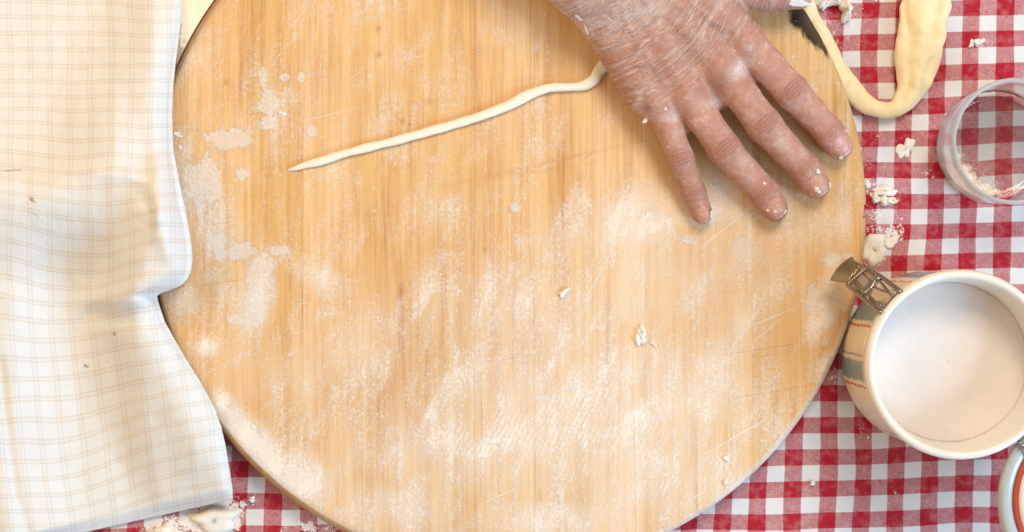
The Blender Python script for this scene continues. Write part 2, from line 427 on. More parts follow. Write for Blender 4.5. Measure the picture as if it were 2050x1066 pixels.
RT = BR - 4.6
prof = [(0.0, BT), (1.4, BT - 0.25), (2.8, BT - 1.1), (3.9, BT - 2.6), (4.5, BT - 4.6), (4.6, BT - 7), (4.6, 7), (4.3, 4.2), (3.2, 2.0), (1.5, 0.7)]
seams = [395, 502, 607, 725, 835, 950, 1070, 1187, 1292, 1397, 1505, 1615]
sx = [-RT * 0.9998] + [(q - 1025) / S * (H - BT) / H - Bx for q in seams] + [RT * 0.9998]
board = empty('pastry_board', (Bx * .001, By * .001, 0))
tag(board, 'round pale wooden pastry board strewn with flour', 'board')
tones = [0.35, 0.55, 0.20, 0.62, 0.45, 0.28, 0.60, 0.50, 0.85, 0.55, 0.70, 0.30, 0.18]
for i in range(len(sx) - 1):
    x0, x1 = sx[i] + (0.05 if i else 0), sx[i + 1] - (0.05 if i < len(sx) - 2 else 0)
    nc = max(4, int((x1 - x0) / 1.5)); nr = 250
    xs = np.linspace(x0, x1, nc + 1)
    if i == 0: xs = -RT * np.cos(np.linspace(math.acos(min(1, -x0 / RT)), math.acos(-x1 / RT), nc + 1))
    if i == len(sx) - 2: xs = RT * np.cos(np.linspace(math.acos(x0 / RT), math.acos(min(1, x1 / RT)), nc + 1))
    yb = np.sqrt(np.maximum(RT * RT - xs * xs, 0.01))
    tt = np.linspace(-1, 1, nr + 1)
    X = np.repeat(xs[:, None], nr + 1, 1); Y = yb[:, None] * tt[None]
    V = [np.stack([X, Y, np.full_like(X, BT)], -1).reshape(-1, 3)]
    id0 = np.arange((nc + 1) * (nr + 1)).reshape(nc + 1, nr + 1)
    F = [np.stack([id0[:-1, :-1], id0[1:, :-1], id0[1:, 1:], id0[:-1, 1:]], -1).reshape(-1, 4)]
    base = len(V[0]); ends = {}
    for sgn, row in ((-1, 0), (1, nr)):
        prev = id0[:, row]
        rad = np.stack([xs, sgn * yb], -1); rad = rad / np.linalg.norm(rad, axis=1)[:, None]
        rings = [prev]
        for dr, z in prof[1:]:
            q = np.stack([xs + rad[:, 0] * dr, sgn * yb + rad[:, 1] * dr, np.full(nc + 1, z)], -1)
            V.append(q); cur = np.arange(base, base + nc + 1); base += nc + 1
            f = np.stack([prev[:-1], prev[1:], cur[1:], cur[:-1]], -1)
            F.append(f[:, ::-1] if sgn < 0 else f[:, ::1][:, [0, 3, 2, 1]][:, ::-1][:, [0, 1, 2, 3]])
            prev = cur; rings.append(cur)
        ends[sgn] = rings
    V = np.concatenate(V); F = np.concatenate(F)
    faces = F.tolist()
    walls = []
    for c_ in (0, nc):      # seam walls
        loop = [int(k) for k in id0[c_]] + [int(r[c_]) for r in ends[1][1:]] + [int(r[c_]) for r in ends[-1][1:]][::-1]
        walls.append(loop)
    bl, bh = ends[-1][-1], ends[1][-1]
    for c_ in range(nc): faces.append([int(bl[c_ + 1]), int(bl[c_]), int(bh[c_]), int(bh[c_ + 1])])
    for loop in walls:
        k0 = len(V); V = np.concatenate([V, V[loop]]); faces.append(list(range(k0, k0 + len(loop))))
    wx, wy = V[:, 0] + Bx, V[:, 1] + By
    qx, qy = topx(wx, wy, BT)
    rr = np.hypot(V[:, 0], V[:, 1])
    onedge = (V[:, 2] < BT - 0.1)
    fl = board_flour(qx, qy); ang = np.degrees(np.arctan2(V[:, 1], V[:, 0]))
    fl = np.where(onedge, np.where((ang < -18) & (ang > -75), 0.75, 0.08), fl)  # southeast edge whitened through the flour mask to paint the lit bevel
    knot = 0 * fl
    for kx, ky, kr in ((803, 586, 7), (452, 166, 6), (805, 243, 8), (757, 112, 6), (758, 58, 6), (885, 166, 4), (820, 250, 5), (1020, 420, 4), (760, 110, 5), (970, 500, 4), (1450, 915, 3), (590, 835, 3), (1530, 905, 3)):
        knot = np.maximum(knot, blob(qx, qy, kx, ky, kr * .8, kr))
    for kx, ky, rx_, ry_, an, am in ((850, 205, 70, 3, -4, .45), (1100, 325, 180, 3, -13, .40), (1060, 345, 90, 2, -8, .35), (1080, 155, 80, 3, -6, .25), (380, 145, 50, 2, -14, .35), (470, 60, 60, 2, -22, .25), (800, 232, 40, 20, 0, .25), (1160, 130, 60, 30, 30, .15)):
        knot = np.maximum(knot, am * blob(qx, qy, kx, ky, rx_, ry_, an))
    burn_shade = np.maximum(1.2 * blob(qx, qy, 1606, 36, 22, 22), 1.2 * blob(qx, qy, 1624, 66, 14, 32, -32))
    burn_shade = np.maximum(burn_shade, 1.0 * blob(qx, qy, 1648, 95, 5, 24, -30)); burn_shade = np.maximum(burn_shade, .75 * blob(qx, qy, 1590, 10, 28, 30))  # last blob carries the burn under the thumb, painting in its shadow
    edge_shade = np.where(onedge, 0.25 + 0.5 * ((ang < -95) | (ang > 120)), 0.0) + 0.35 * np.exp(-((rr - RT) / 2.5) ** 2) * ((ang < -100) | (ang > 25))  # shade painted on the edge, strongest on the side turned from the light
    edge_shade = edge_shade + 0.30 * blob(qx, qy, 352, 470, 26, 170) * (~onedge)  # towel's shadow painted onto the board along the towel edge
    sm = board_smear(qx, qy) * (~onedge)
    ridge = np.maximum(blob(qx, qy, 1010, 870, 110, 80, -20), np.maximum(blob(qx, qy, 1150, 850, 120, 80), .8 * blob(qx, qy, 1330, 960, 160, 70)))
    tone = np.full(len(V), tones[i])
    st = mesh_obj('stave', V * .001, faces, WOOD, board, True,
                  {'flour': fl, 'smear': sm, 'knot': knot, 'burn_shade': burn_shade, 'edge_shade': np.clip(edge_shade, 0, 1), 'ridge': ridge, 'tone': tone})
    st.data.polygons.foreach_set('use_smooth', np.array([len(p.vertices) == 4 for p in st.data.polygons]))

# pale board that shows at the upper left between towel and round board
PALE = mat_pale()
pb = [(352, -160), (600, -160), (600, 150), (354, 260)]
n = 40
c4 = [PM(*q, 17.0)[:2] for q in pb]
uu, vv = np.meshgrid(np.linspace(0, 1, n), np.linspace(0, 1, n))
C = [(1 - uu) * (1 - vv), uu * (1 - vv), uu * vv, (1 - uu) * vv]
BXp = sum(C[k] * c4[k][0] for k in range(4)); BYp = sum(C[k] * c4[k][1] for k in range(4))
# keep clear of the round board: pull the inner corner back to its rim
dx, dy = BXp - Bx, BYp - By; dd = np.hypot(dx, dy); kk = np.maximum(1, (BR + 0.3) / dd)
BXp, BYp = Bx + dx * kk, By + dy * kk
idn = np.arange(n * n).reshape(n, n)
V = np.stack([BXp, BYp, np.full_like(BXp, 17.0)], -1).reshape(-1, 3)
f = np.stack([idn[:-1, :-1], idn[1:, :-1], idn[1:, 1:], idn[:-1, 1:]], -1).reshape(-1, 4).tolist()
rim = list(idn[0, :]) + list(idn[1:, -1]) + list(idn[-1, -2::-1]) + list(idn[-2:0:-1, 0])
V2 = V[rim].copy(); V2[:, 2] = 0.6
for k in range(len(rim)):
    k2 = (k + 1) % len(rim); f.append([int(rim[k]), int(rim[k2]), len(V) + k2, len(V) + k])
qx, qy = topx(V[:, 0], V[:, 1], 17)
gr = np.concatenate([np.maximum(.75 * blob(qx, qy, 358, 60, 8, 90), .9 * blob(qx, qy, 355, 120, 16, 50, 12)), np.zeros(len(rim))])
pbo = mesh_obj('side_board', np.concatenate([V, V2]) * .001, f, PALE, None, True, {'grime': gr})
pbo.data.polygons.foreach_set('use_smooth', np.zeros(len(pbo.data.polygons), bool))
tag(pbo, 'cream coloured wooden board showing between the towel and the round board', 'board')

# ------------------------------------------------------------------ kitchen towel
edge = [(-170, 352), (-60, 357), (0, 358), (50, 356), (120, 347), (170, 341), (230, 338), (300, 340), (340, 346), (400, 357), (450, 367), (490, 374), (520, 376), (545, 373), (560, 366),
        (570, 356), (578, 338), (585, 316), (590, 306), (600, 308), (640, 324), (700, 360), (760, 398), (810, 424), (850, 438), (890, 447), (940, 455), (990, 463), (1010, 466)]
NR, NCc, NE = 430, 190, 14
ya = np.linspace(-170, 1000, NR)
xe = np.interp(ya, [e[0] for e in edge], [e[1] for e in edge])
uu = np.linspace(0, 1, NCc)
TX = -150 + (xe[:, None] + 150) * (uu[None] ** 0.92)
TYn = np.repeat(ya[:, None], NCc, 1)
TY = TYn + (465 - TX) * 0.225 * smooth01((TYn - 520) / 460)
xv = np.interp(TYn, [-170, 200, 340, 450, 600, 700, 850, 1000, 1100], [300, 290, 262, 225, 168, 165, 165, 205, 225])
d = TX - xv
lowmask = smooth01((TYn - 300) / 110)
left = np.where(d < 0, 15.0 * smooth01(-d / 190), 0) * lowmask
rs = np.interp(TYn, [300, 370, 420, 520, 600, 640, 760, 1000], [0, 8, 18, 23, 21, 11, 5, 2.5])
rw = np.interp(TYn, [300, 420, 600, 640, 760, 1000], [80, 95, 110, 120, 130, 150])
right = np.where(d > 0, rs * smooth01(d / rw), 0)
zt = left + right


yr = 350 + 0.02 * TX
hump = np.where(TYn < yr, np.clip((TYn + 260) / (yr + 260), 0, 1) ** 1.6, 1 - smooth01((TYn - yr) / 230))
zt = zt + 23.0 * hump * np.interp(TX, [-150, 230, 300, 380], [1, 1, 0.75, 0.6])


def ridge(pts, amp, wd): return amp * np.exp(-(polydist(TX, TYn, pts) / (wd * 1.15)) ** 2)


zt = zt + ridge([(262, 352), (300, 372), (318, 410), (312, 440)], 1.8, 11) - ridge([(285, 395), (300, 430), (290, 450)], 1.4, 8)
zt = zt + ridge([(330, 330), (330, 470), (360, 525)], 3.5, 22) + ridge([(170, 606), (240, 585), (300, 560), (350, 545)], 2.5, 16)
zt = zt - ridge([(180, 618), (235, 628), (290, 618)], 3.5, 16) + ridge([(235, 645), (300, 690), (360, 800), (400, 900)], 2.2, 30)
zt = zt + ridge([(60, 330), (150, 335), (250, 352)], 1.2, 10) - ridge([(0, 400), (90, 392), (200, 385)], 1.4, 24)
zt = zt - ridge([(210, 0), (225, 150), (280, 300)], 1.6, 30) + ridge([(300, -50), (310, 200), (325, 340)], 2.2, 20)
zt = zt + ridge([(25, 600), (15, 800), (25, 940), (45, 1066)], 2.5, 26) - ridge([(0, 700), (30, 900), (60, 1000)], 3.0, 12)
zt = zt + ridge([(280, 720), (300, 850), (330, 960)], 1.6, 28) - ridge([(225, 700), (235, 860), (260, 990)], 1.4, 26)
zt = zt - ridge([(385, 800), (405, 900), (420, 980)], 0.9, 14)
zt = zt + 2.0 * (fbm(TX / 95, TYn / 120, 31, 3) - 0.5) + 0.9 * (fbm(TX / 26, TYn / 34, 37, 3) - 0.5)
X0, Y0 = (TX - 1025) / S, -(TY - 533) / S
# what carries the towel: the table, or the round board underneath
X, Y = X0 * (1 - 20 / H), Y0 * (1 - 20 / H)
TH = 2.4
fromedge = (xe[:, None] - TX) / S
fall = np.minimum(1, np.sqrt(np.maximum(0.0, 1 - np.clip(1 - fromedge / 18, 0, 1) ** 2)) )
hem = smooth01((1000 - TYn) / 26)
for _ in range(3):
    rb = np.hypot(X - Bx, Y - By)
    sup = 0.5 + (BT + 0.6) * smooth01((BR + 72 - rb) / 68)
    zz = sup + np.maximum(0.2, (1.1 * zt + 5.0)) * (0.12 + 0.88 * fall) * (0.25 + 0.75 * hem) + TH * (0.35 + 0.65 * np.minimum(1, np.sqrt(np.maximum(0, hem))))
    X, Y = X0 * (H - zz) / H, Y0 * (H - zz) / H      # true sideways position for that height
# rolled edge and underside
ex = []; ey = []; ez = []
rrad = np.maximum(0.6, (zz[:, -1] - sup[:, -1] - 0.3) / 2)
for k in range(1, NE):
    a = math.pi * min(1, k / 8)
    ex.append(X[:, -1] + rrad * math.sin(a) * 0.8 - max(0, k - 8) * 4.0); ey.append(Y[:, -1]); ez.append(zz[:, -1] - rrad * (1 - math.cos(a)))
Xa = np.concatenate([X, np.stack(ex, 1)], 1); Ya = np.concatenate([Y, np.stack(ey, 1)], 1); Za = np.concatenate([zz, np.stack(ez, 1)], 1)
U = TX - 0.13 * np.maximum(0, TYn - 620) - 0.05 * np.maximum(0, d) * lowmask + 10 * (fbm(TX / 120, TYn / 120, 51, 2) - .5)
Vv = TYn + 22 * (fbm(TX / 150 + 3, TYn / 170, 52, 2) - .5) - 14 * np.exp(-((TX - 110) / 120) ** 2) * smooth01((TYn - 250) / 120) + 0.9 * zt
Ua = np.concatenate([U, U[:, -1:] + np.arange(1, NE)[None] * 3.2], 1) / 40.0
Va = np.concatenate([Vv, np.repeat(Vv[:, -1:], NE - 1, 1)], 1) / 30.5
TXa = np.concatenate([TX, np.repeat(TX[:, -1:] + 5, NE - 1, 1)], 1); TYa = np.concatenate([TYn, np.repeat(TYn[:, -1:], NE - 1, 1)], 1)
TY2 = np.concatenate([TY, np.repeat(TY[:, -1:], NE - 1, 1)], 1)
stn = 0 * TXa
for a in ((22, 342, 38, 4, -2, .75), (64, 400, 14, 6, 35, .8), (55, 412, 40, 20, 25, .42), (72, 432, 12, 4, 30, .6), (228, 668, 6, 8, 0, .75), (172, 733, 9, 5, 20, .85), (216, 724, 4, 4, 0, .7), (190, 222, 7, 5, 0, .45)):
    stn = np.maximum(stn, a[5] * blob(TXa, TY2, *a[:5]))
NCA = Xa.shape[1]
idt = np.arange(NR * NCA).reshape(NR, NCA)
fT = np.stack([idt[:-1, :-1], idt[1:, :-1], idt[1:, 1:], idt[:-1, 1:]], -1).reshape(-1, 4)
tw = mesh_obj('kitchen_towel', np.stack([Xa, Ya, Za], -1).reshape(-1, 3) * .001, fT, TOWEL, None, True,
              {'weave': np.stack([Ua, Va, 0 * Ua], -1).reshape(-1, 3), 'stain': stn.ravel()})
tag(tw, 'rumpled white kitchen towel with thin tan checks lying over board edge', 'towel')
sol = tw.modifiers.new('thickness', 'SOLIDIFY'); sol.thickness = 0.0006; sol.offset = -1


# ------------------------------------------------------------------ the hand: one continuous surface
def smin(a, b, k):
    h = np.maximum(k - np.abs(a - b), 0) / k
    return np.minimum(a, b) - h * h * k * 0.25


HZ = BT
def hp(x, y, z): return PM(x, y, z + HZ)


fingers = {
    'little': [(1316, 205, 20, 10.4), (1341, 260, 17.5, 8.7), (1362, 318, 15.0, 8.7), (1376, 352, 11.5, 7.4), (1389, 385, 9.2, 7.6), (1406, 428, 7.0, 6.9)],
    'ring': [(1372, 182, 24, 11.4), (1412, 243, 22, 10.2), (1451, 300, 18.5, 10.9), (1491, 344, 14, 9.4), (1528, 383, 11, 9.7), (1550, 417, 8.9, 8.9)],
    'middle': [(1440, 130, 27, 12.0), (1487, 193, 25, 10.6), (1530, 252, 21.5, 11.5), (1572, 297, 16, 9.9), (1611, 338, 12, 10.0), (1634, 371, 9.3, 9.1)],
    'index': [(1490, 82, 27, 12.4), (1538, 133, 25, 10.7), (1584, 184, 21.5, 11.3), (1624, 226, 16, 9.8), (1660, 266, 12, 9.8), (1679, 293, 9.2, 9.0)],
}
thumb = [(1345, -62, 24, 17), (1445, -38, 22, 14), (1500, -20, 20, 11.8), (1535, -11, 18.5, 10.8), (1570, -12, 17, 10.3), (1600, -8, 15.5, 8.8)]
palm = [((1316, 205, 20, 11), (1215, 5, 21, 18)), ((1372, 182, 24, 11.8), (1250, -25, 28, 17)), ((1440, 130, 27, 12.4), (1290, -50, 32, 17)), ((1490, 82, 27, 12.4), (1330, -75, 33, 17)),
        ((1207, 28, 18, 17), (1288, 190, 15, 12.2)), ((1290, 110, 17, 15), (1440, 50, 17, 15)), ((1400, 110, 18, 14), (1380, -20, 18, 18)), ((1330, 170, 17, 12), (1440, 95, 17, 13)),
        ((1215, 0, 24, 20), (1330, -70, 28, 19)), ((1250, -40, 28, 26), (1172, -60, 30, 28)), ((1178, -52, 30, 28), (960, -285, 44, 33)), ((960, -285, 44, 33), (740, -530, 62, 38)),
        ((1395, 165, 17, 9), (1440, 198, 15.5, 7.5)), ((1335, 205, 14, 8.5), (1376, 247, 12, 6.5)), ((1470, 115, 18, 9), (1503, 148, 16, 7)),
        ((1330, -60, 24, 16), (1440, -30, 20, 13)), ((1450, 40, 18, 11), (1430, -20, 16, 11))]
step = 0.75
lo = np.array([PM(640, 0, 50)[0], PM(0, 475, 20)[1], HZ - 2.0]); hi = np.array([PM(1740, 0, 50)[0], PM(0, -640, 60)[1], HZ + 108.0])
lo[0] = -138.0; hi[1] += 8
nn = np.ceil((hi - lo) / step).astype(int) + 1
axs = [np.float32(lo[k] + step * np.arange(nn[k])) for k in range(3)]
BIG = np.float32(30.0)


def cone(field, a, b, k, mode='smin'):
    A = hp(*a[:3]); B_ = hp(*b[:3]); ra, rb_ = a[3], b[3]; mg = max(ra, rb_) + 12
    sl = []
    for q in range(3):
        i0 = int(np.clip(np.floor((min(A[q], B_[q]) - mg - lo[q]) / step), 0, nn[q] - 1)); i1 = int(np.clip(np.ceil((max(A[q], B_[q]) + mg - lo[q]) / step), 1, nn[q]))
        sl.append(slice(i0, max(i1, i0 + 1)))
    sl = tuple(sl)
    x = axs[0][sl[0]][:, None, None]; y = axs[1][sl[1]][None, :, None]; z = axs[2][sl[2]][None, None, :]
    D = (B_ - A).astype(np.float32); L = float(D @ D)
    dx, dy, dz = x - np.float32(A[0]), y - np.float32(A[1]), z - np.float32(A[2])
    t = np.clip((dx * D[0] + dy * D[1] + dz * D[2]) / L, 0, 1)
    dd = np.sqrt((dx - t * D[0]) ** 2 + (dy - t * D[1]) ** 2 + (dz - t * D[2]) ** 2) - (ra + (rb_ - ra) * t)
    field[sl] = smin(field[sl], dd, k)


fp = np.full(nn, BIG, np.float32)
for a, b in palm: cone(fp, a, b, 9.0)
ff = np.full(nn, BIG, np.float32)
for nme, ch in list(fingers.items()) + [('thumb', thumb)]:
    f1 = np.full(nn, BIG, np.float32)
    for a, b in zip(ch[:-1], ch[1:]): cone(f1, a, b, 2.5)
    ff = smin(ff, f1, 1.2)
    del f1
fld = smin(fp, ff, 4.5)
del fp, ff
# flatten what presses on the board
fld = np.maximum(fld, (np.float32(HZ + 0.15) - axs[2])[None, None, :])

for ax_ in range(3):        # closed at the limits of the grid
    b_ = [slice(None)] * 3
    for e_ in (0, -1):
        b_[ax_] = e_; fld[tuple(b_)] = np.maximum(fld[tuple(b_)], 0.3)

# surface nets
neg = fld < 0
cellany = np.zeros(nn - 1, np.int8)
for i in (0, 1):
    for j in (0, 1):
        for k in (0, 1):
            cellany += neg[i:nn[0] - 1 + i, j:nn[1] - 1 + j, k:nn[2] - 1 + k]
act = np.argwhere((cellany > 0) & (cellany < 8))
vid = -np.ones(nn - 1, np.int64); vid[act[:, 0], act[:, 1], act[:, 2]] = np.arange(len(act))
acc = np.zeros((len(act), 3)); cnt = np.zeros(len(act))
cor = [(i, j, k) for i in (0, 1) for j in (0, 1) for k in (0, 1)]
val = {c: fld[act[:, 0] + c[0], act[:, 1] + c[1], act[:, 2] + c[2]] for c in cor}
for c in cor:
    for ax in range(3):
        if c[ax] == 0:
            c2 = list(c); c2[ax] = 1; c2 = tuple(c2); va, vb = val[c], val[c2]
            m_ = (va < 0) != (vb < 0); t = np.where(m_, va / np.where(m_, va - vb, 1), 0)
            p = np.repeat(np.array(c, float)[None], len(act), 0); p[:, ax] += t
            acc += p * m_[:, None]; cnt += m_
hv = lo + step * (act + acc / cnt[:, None])
quads = []
for ax in range(3):
    a1, a2 = (ax + 1) % 3, (ax + 2) % 3
    s1 = [slice(None)] * 3; s2 = [slice(None)] * 3; s1[ax] = slice(0, -1); s2[ax] = slice(1, None)
    for fl_ in (True, False):
        e = (neg[tuple(s1)] == fl_) & (neg[tuple(s2)] != fl_)
        q = np.argwhere(e)
        q = q[(q[:, a1] > 0) & (q[:, a2] > 0) & (q[:, a1] < nn[a1] - 1) & (q[:, a2] < nn[a2] - 1)]
        def g(d1, d2):
            r = q.copy(); r[:, a1] -= d1; r[:, a2] -= d2; return vid[r[:, 0], r[:, 1], r[:, 2]]
        o4 = [g(1, 1), g(0, 1), g(0, 0), g(1, 0)]
        if not fl_: o4 = o4[::-1]
        quads.append(np.stack(o4, -1))
hq = np.concatenate(quads); hq = hq[(hq >= 0).all(1)]
# light smoothing of the net
for _ in range(2):
    sm_ = np.zeros_like(hv); cn = np.zeros(len(hv))
    for a, b in ((0, 1), (1, 2), (2, 3), (3, 0)):
        np.add.at(sm_, hq[:, a], hv[hq[:, b]]); np.add.at(cn, hq[:, a], 1)
        np.add.at(sm_, hq[:, b], hv[hq[:, a]]); np.add.at(cn, hq[:, b], 1)
    hv = hv * 0.5 + 0.5 * sm_ / np.maximum(cn, 1)[:, None]
nrm = np.zeros_like(hv)
fnm = np.cross(hv[hq[:, 2]] - hv[hq[:, 0]], hv[hq[:, 3]] - hv[hq[:, 1]])
for a in range(4): np.add.at(nrm, hq[:, a], fnm)
nrm /= np.maximum(1e-9, np.linalg.norm(nrm, axis=1))[:, None]
hx, hy = topx(hv[:, 0], hv[:, 1], hv[:, 2])
up = smooth01((nrm[:, 2] + 0.1) / 0.6)
hred = 0 * hx; hcr = 0 * hx; hdisp = 0 * hx
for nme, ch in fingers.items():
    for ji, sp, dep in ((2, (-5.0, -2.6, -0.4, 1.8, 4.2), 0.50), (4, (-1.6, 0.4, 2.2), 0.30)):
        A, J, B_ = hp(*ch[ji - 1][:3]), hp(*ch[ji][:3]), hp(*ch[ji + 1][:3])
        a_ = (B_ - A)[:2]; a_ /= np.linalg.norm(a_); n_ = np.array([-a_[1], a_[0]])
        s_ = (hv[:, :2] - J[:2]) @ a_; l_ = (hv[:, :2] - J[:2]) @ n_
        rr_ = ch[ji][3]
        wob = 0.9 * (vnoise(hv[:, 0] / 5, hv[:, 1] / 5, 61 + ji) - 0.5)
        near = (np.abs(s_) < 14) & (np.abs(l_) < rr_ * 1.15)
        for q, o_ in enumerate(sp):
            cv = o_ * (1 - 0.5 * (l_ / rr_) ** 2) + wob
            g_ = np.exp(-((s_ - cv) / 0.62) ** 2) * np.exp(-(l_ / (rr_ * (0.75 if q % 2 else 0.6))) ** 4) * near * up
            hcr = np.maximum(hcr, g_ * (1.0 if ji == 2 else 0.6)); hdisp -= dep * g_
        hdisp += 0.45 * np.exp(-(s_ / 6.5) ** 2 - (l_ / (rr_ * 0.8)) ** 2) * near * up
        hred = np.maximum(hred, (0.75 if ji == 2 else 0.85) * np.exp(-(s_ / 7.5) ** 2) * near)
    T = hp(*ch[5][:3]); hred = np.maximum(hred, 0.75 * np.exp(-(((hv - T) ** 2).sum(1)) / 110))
for ch in (fingers['little'],):
    for q in ch[2:]: hred = np.maximum(hred, .6 * np.exp(-((hv[:, :2] - hp(*q[:3])[:2]) ** 2).sum(1) / 120))
hred = np.maximum(hred, 0.75 * blob(hx, hy, 1440, 60, 90, 50, 30)); hred = np.maximum(hred, .6 * blob(hx, hy, 1340, 120, 60, 40, 20)); hred = np.maximum(hred, .55 * blob(hx, hy, 1400, 170, 60, 25, 10))
hred = np.maximum(hred, .8 * blob(hx, hy, 1560, 5, 60, 22)); hred = np.maximum(hred, .5 * blob(hx, hy, 1240, 130, 30, 50, 30))
hfl = 0.27 + 0 * hx
for a in ((1180, 50, 80, 60, 30, .72), (1290, 20, 90, 60, 0, .62), (1250, 60, 60, 90, 40, .42), (1480, 140, 34, 24, -40, .85), (1430, 205, 40, 16, -10, .60), (1345, 235, 40, 18, 0, .55),
          (1280, 200, 10, 26, 30, .95), (1500, 230, 22, 18, 40, .50), (1565, 290, 26, 20, 40, .62), (1490, 320, 30, 30, 40, .50), (1500, 360, 30, 30, 40, .45), (1450, 75, 20, 10, 0, .6),
          (1600, 0, 26, 10, 0, .95), (1510, 100, 30, 30, 0, .35), (1560, 130, 40, 40, 40, .25), (1610, 230, 30, 24, 40, .32), (1352, 275, 14, 20, 0, .45), (1400, 240, 20, 10, 0, .5), (1160, 38, 14, 5, 42, 1.2),
          (1185, 66, 8, 16, -40, 1.2), (1170, 55, 16, 6, 42, 1.2), (1375, 160, 40, 14, 20, .35), (1690, 305, 10, 8, 0, .6), (1412, 440, 12, 8, 0, .8), (1350, 345, 8, 30, -20, .4)):
    hfl = np.maximum(hfl, a[5] * blob(hx, hy, *a[:5]))
hdk = np.maximum(.85 * blob(hx, hy, 1297, 215, 9, 9), np.maximum(.4 * blob(hx, hy, 1338, 155, 5, 4), .35 * blob(hx, hy, 1290, 190, 5, 10)))
hdk = np.maximum(hdk, .25 * blob(hx, hy, 1420, 45, 30, 5, 40))
# dorsum: low tendons and soft folds
tend = 0
for nme in fingers:
    q = fingers[nme][0]
    tend = np.maximum(tend, np.exp(-(polydist(hx, hy, [(q[0], q[1]), (1260 + (q[0] - 1400) * .35, -30)]) / 9) ** 2))
    hdisp += 0.9 * blob(hx, hy, q[0] + 4, q[1] + 4, 22, 22) * up
hdisp += 0.35 * tend * up
wrk = np.clip(1.2 - 1.2 * np.maximum.reduce([0 * hx, (hx - 1330) * 0.62 + (hy - 165) * 0.78]) / 50, 0, 1)
wrk = np.maximum(wrk, 0)
wl = (hx - 1300) * 0.62 + (hy - 100) * 0.78        # along the hand
wt = (hx - 1300) * 0.78 - (hy - 100) * 0.62         # across it
bend = wl + 0.0016 * (wt - 20) ** 2
hdisp += (0.42 * (fbm(bend / 13, wt / 80, 71, 2) - 0.5) * 2 - 0.55 * np.exp(-(np.abs(fbm(bend / 16 + 4, wt / 70, 75, 2) - 0.5) / 0.035) ** 2)) * wrk * up
vn = np.minimum.reduce([polydist(hx, hy, q) for q in ([(1290, 0), (1330, 60), (1345, 110), (1395, 165)], [(1330, 60), (1400, 70), (1440, 95)], [(1360, -20), (1420, 40), (1470, 60)], [(1250, 40), (1300, 120), (1335, 170)])])
hdisp += 0.6 * np.exp(-(vn / 7) ** 2) * up
hdisp += 0.5 * (fbm(hv[:, 0] / 14, hv[:, 1] / 14 + hv[:, 2] / 14, 72, 3) - 0.5)
hv2 = hv + nrm * hdisp[:, None]
hv2[:, 2] = np.maximum(hv2[:, 2], HZ + 0.12)
wc = np.stack([bend / S, wt / S, hv[:, 2] * 0.4], -1) * .001
hand = mesh_obj('hand', hv2 * .001, hq, SKIN, None, True,
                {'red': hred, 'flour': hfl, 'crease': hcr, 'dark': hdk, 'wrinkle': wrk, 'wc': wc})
tag(hand, 'wrinkled bare right hand with floury fingers spread on the round board', 'hand')


def ztop(x, y):
    i = np.clip(((x - lo[0]) / step), 0, nn[0] - 2); j = np.clip(((y - lo[1]) / step), 0, nn[1] - 2)
    i0, j0 = int(i), int(j); fx_, fy_ = i - i0, j - j0
    cln = (fld[i0, j0] * (1 - fx_) + fld[i0 + 1, j0] * fx_) * (1 - fy_) + (fld[i0, j0 + 1] * (1 - fx_) + fld[i0 + 1, j0 + 1] * fx_) * fy_
    ks = np.where(cln < 0)[0]
    if len(ks) == 0: return None
    k = ks[-1]; t = cln[k] / (cln[k] - cln[k + 1])
    return lo[2] + step * (k + t)


def mat_nail():
    m = M('fingernail'); g = m.attr('free')
    n_ = m.noise(m.obj(), 700, 3)
    c = m.mix(m.step(g, 0.86, 0.93), (0.56, 0.27, 0.20), (0.66, 0.50, 0.43))
    c = m.mix(m.mul(m.step(n_, 0.5, 0.70), 0.35), c, (0.76, 0.70, 0.67))
    return m.set(Base_Color=c, Roughness=0.36, Specular_IOR_Level=0.45, Normal=m.bump(n_, 0.12, 0.0003))


NAIL = mat_nail()
for nme, ch in fingers.items():
    T = hp(*ch[5][:3]); D_ = hp(*ch[4][:3]); a_ = (T - D_)[:2]; a_ /= np.linalg.norm(a_); n_ = np.array([-a_[1], a_[0]]); r_ = ch[5][3]
    na, nb = 15, 13; V = []; fr = []
    for i in range(na):
        v = i / (na - 1) * 2 - 1
        for j in range(nb):
            u = j / (nb - 1) * 2 - 1
            hw = r_ * 0.66 * (1 - 0.10 * (v < 0) * v * v) * (max(0.0, 1 - abs(v) ** 5)) ** 0.4
            s_ = 0.6 + v * r_ * 0.78; l_ = u * hw
            x, y = T[:2] + a_ * s_ + n_ * l_
            z = ztop(x, y)
            if z is None: z = T[2]
            zf = max(z, T[2] + r_ * 0.30)
            e = max(abs(u), abs(v)) if hw > 0.3 else 1.0
            off = 0.42 - 0.75 * max(0, (abs(u) - 0.72) / 0.28) ** 2 - (0.75 * max(0, (-v - 0.75) / 0.25) ** 2)
            V.append((x, y, zf + off)); fr.append((v + 1) / 2)
    idq = np.arange(na * nb).reshape(na, nb)
    fq = np.stack([idq[:-1, :-1], idq[1:, :-1], idq[1:, 1:], idq[:-1, 1:]], -1).reshape(-1, 4)
    if np.cross(np.append(a_, 0), np.append(n_, 0))[2] < 0: fq = fq[:, ::-1]
    no = mesh_obj('fingernail', np.array(V) * .001, fq, NAIL, hand, True, {'free': fr})
    so = no.modifiers.new('thickness', 'SOLIDIFY'); so.thickness = 0.0005; so.offset = -1


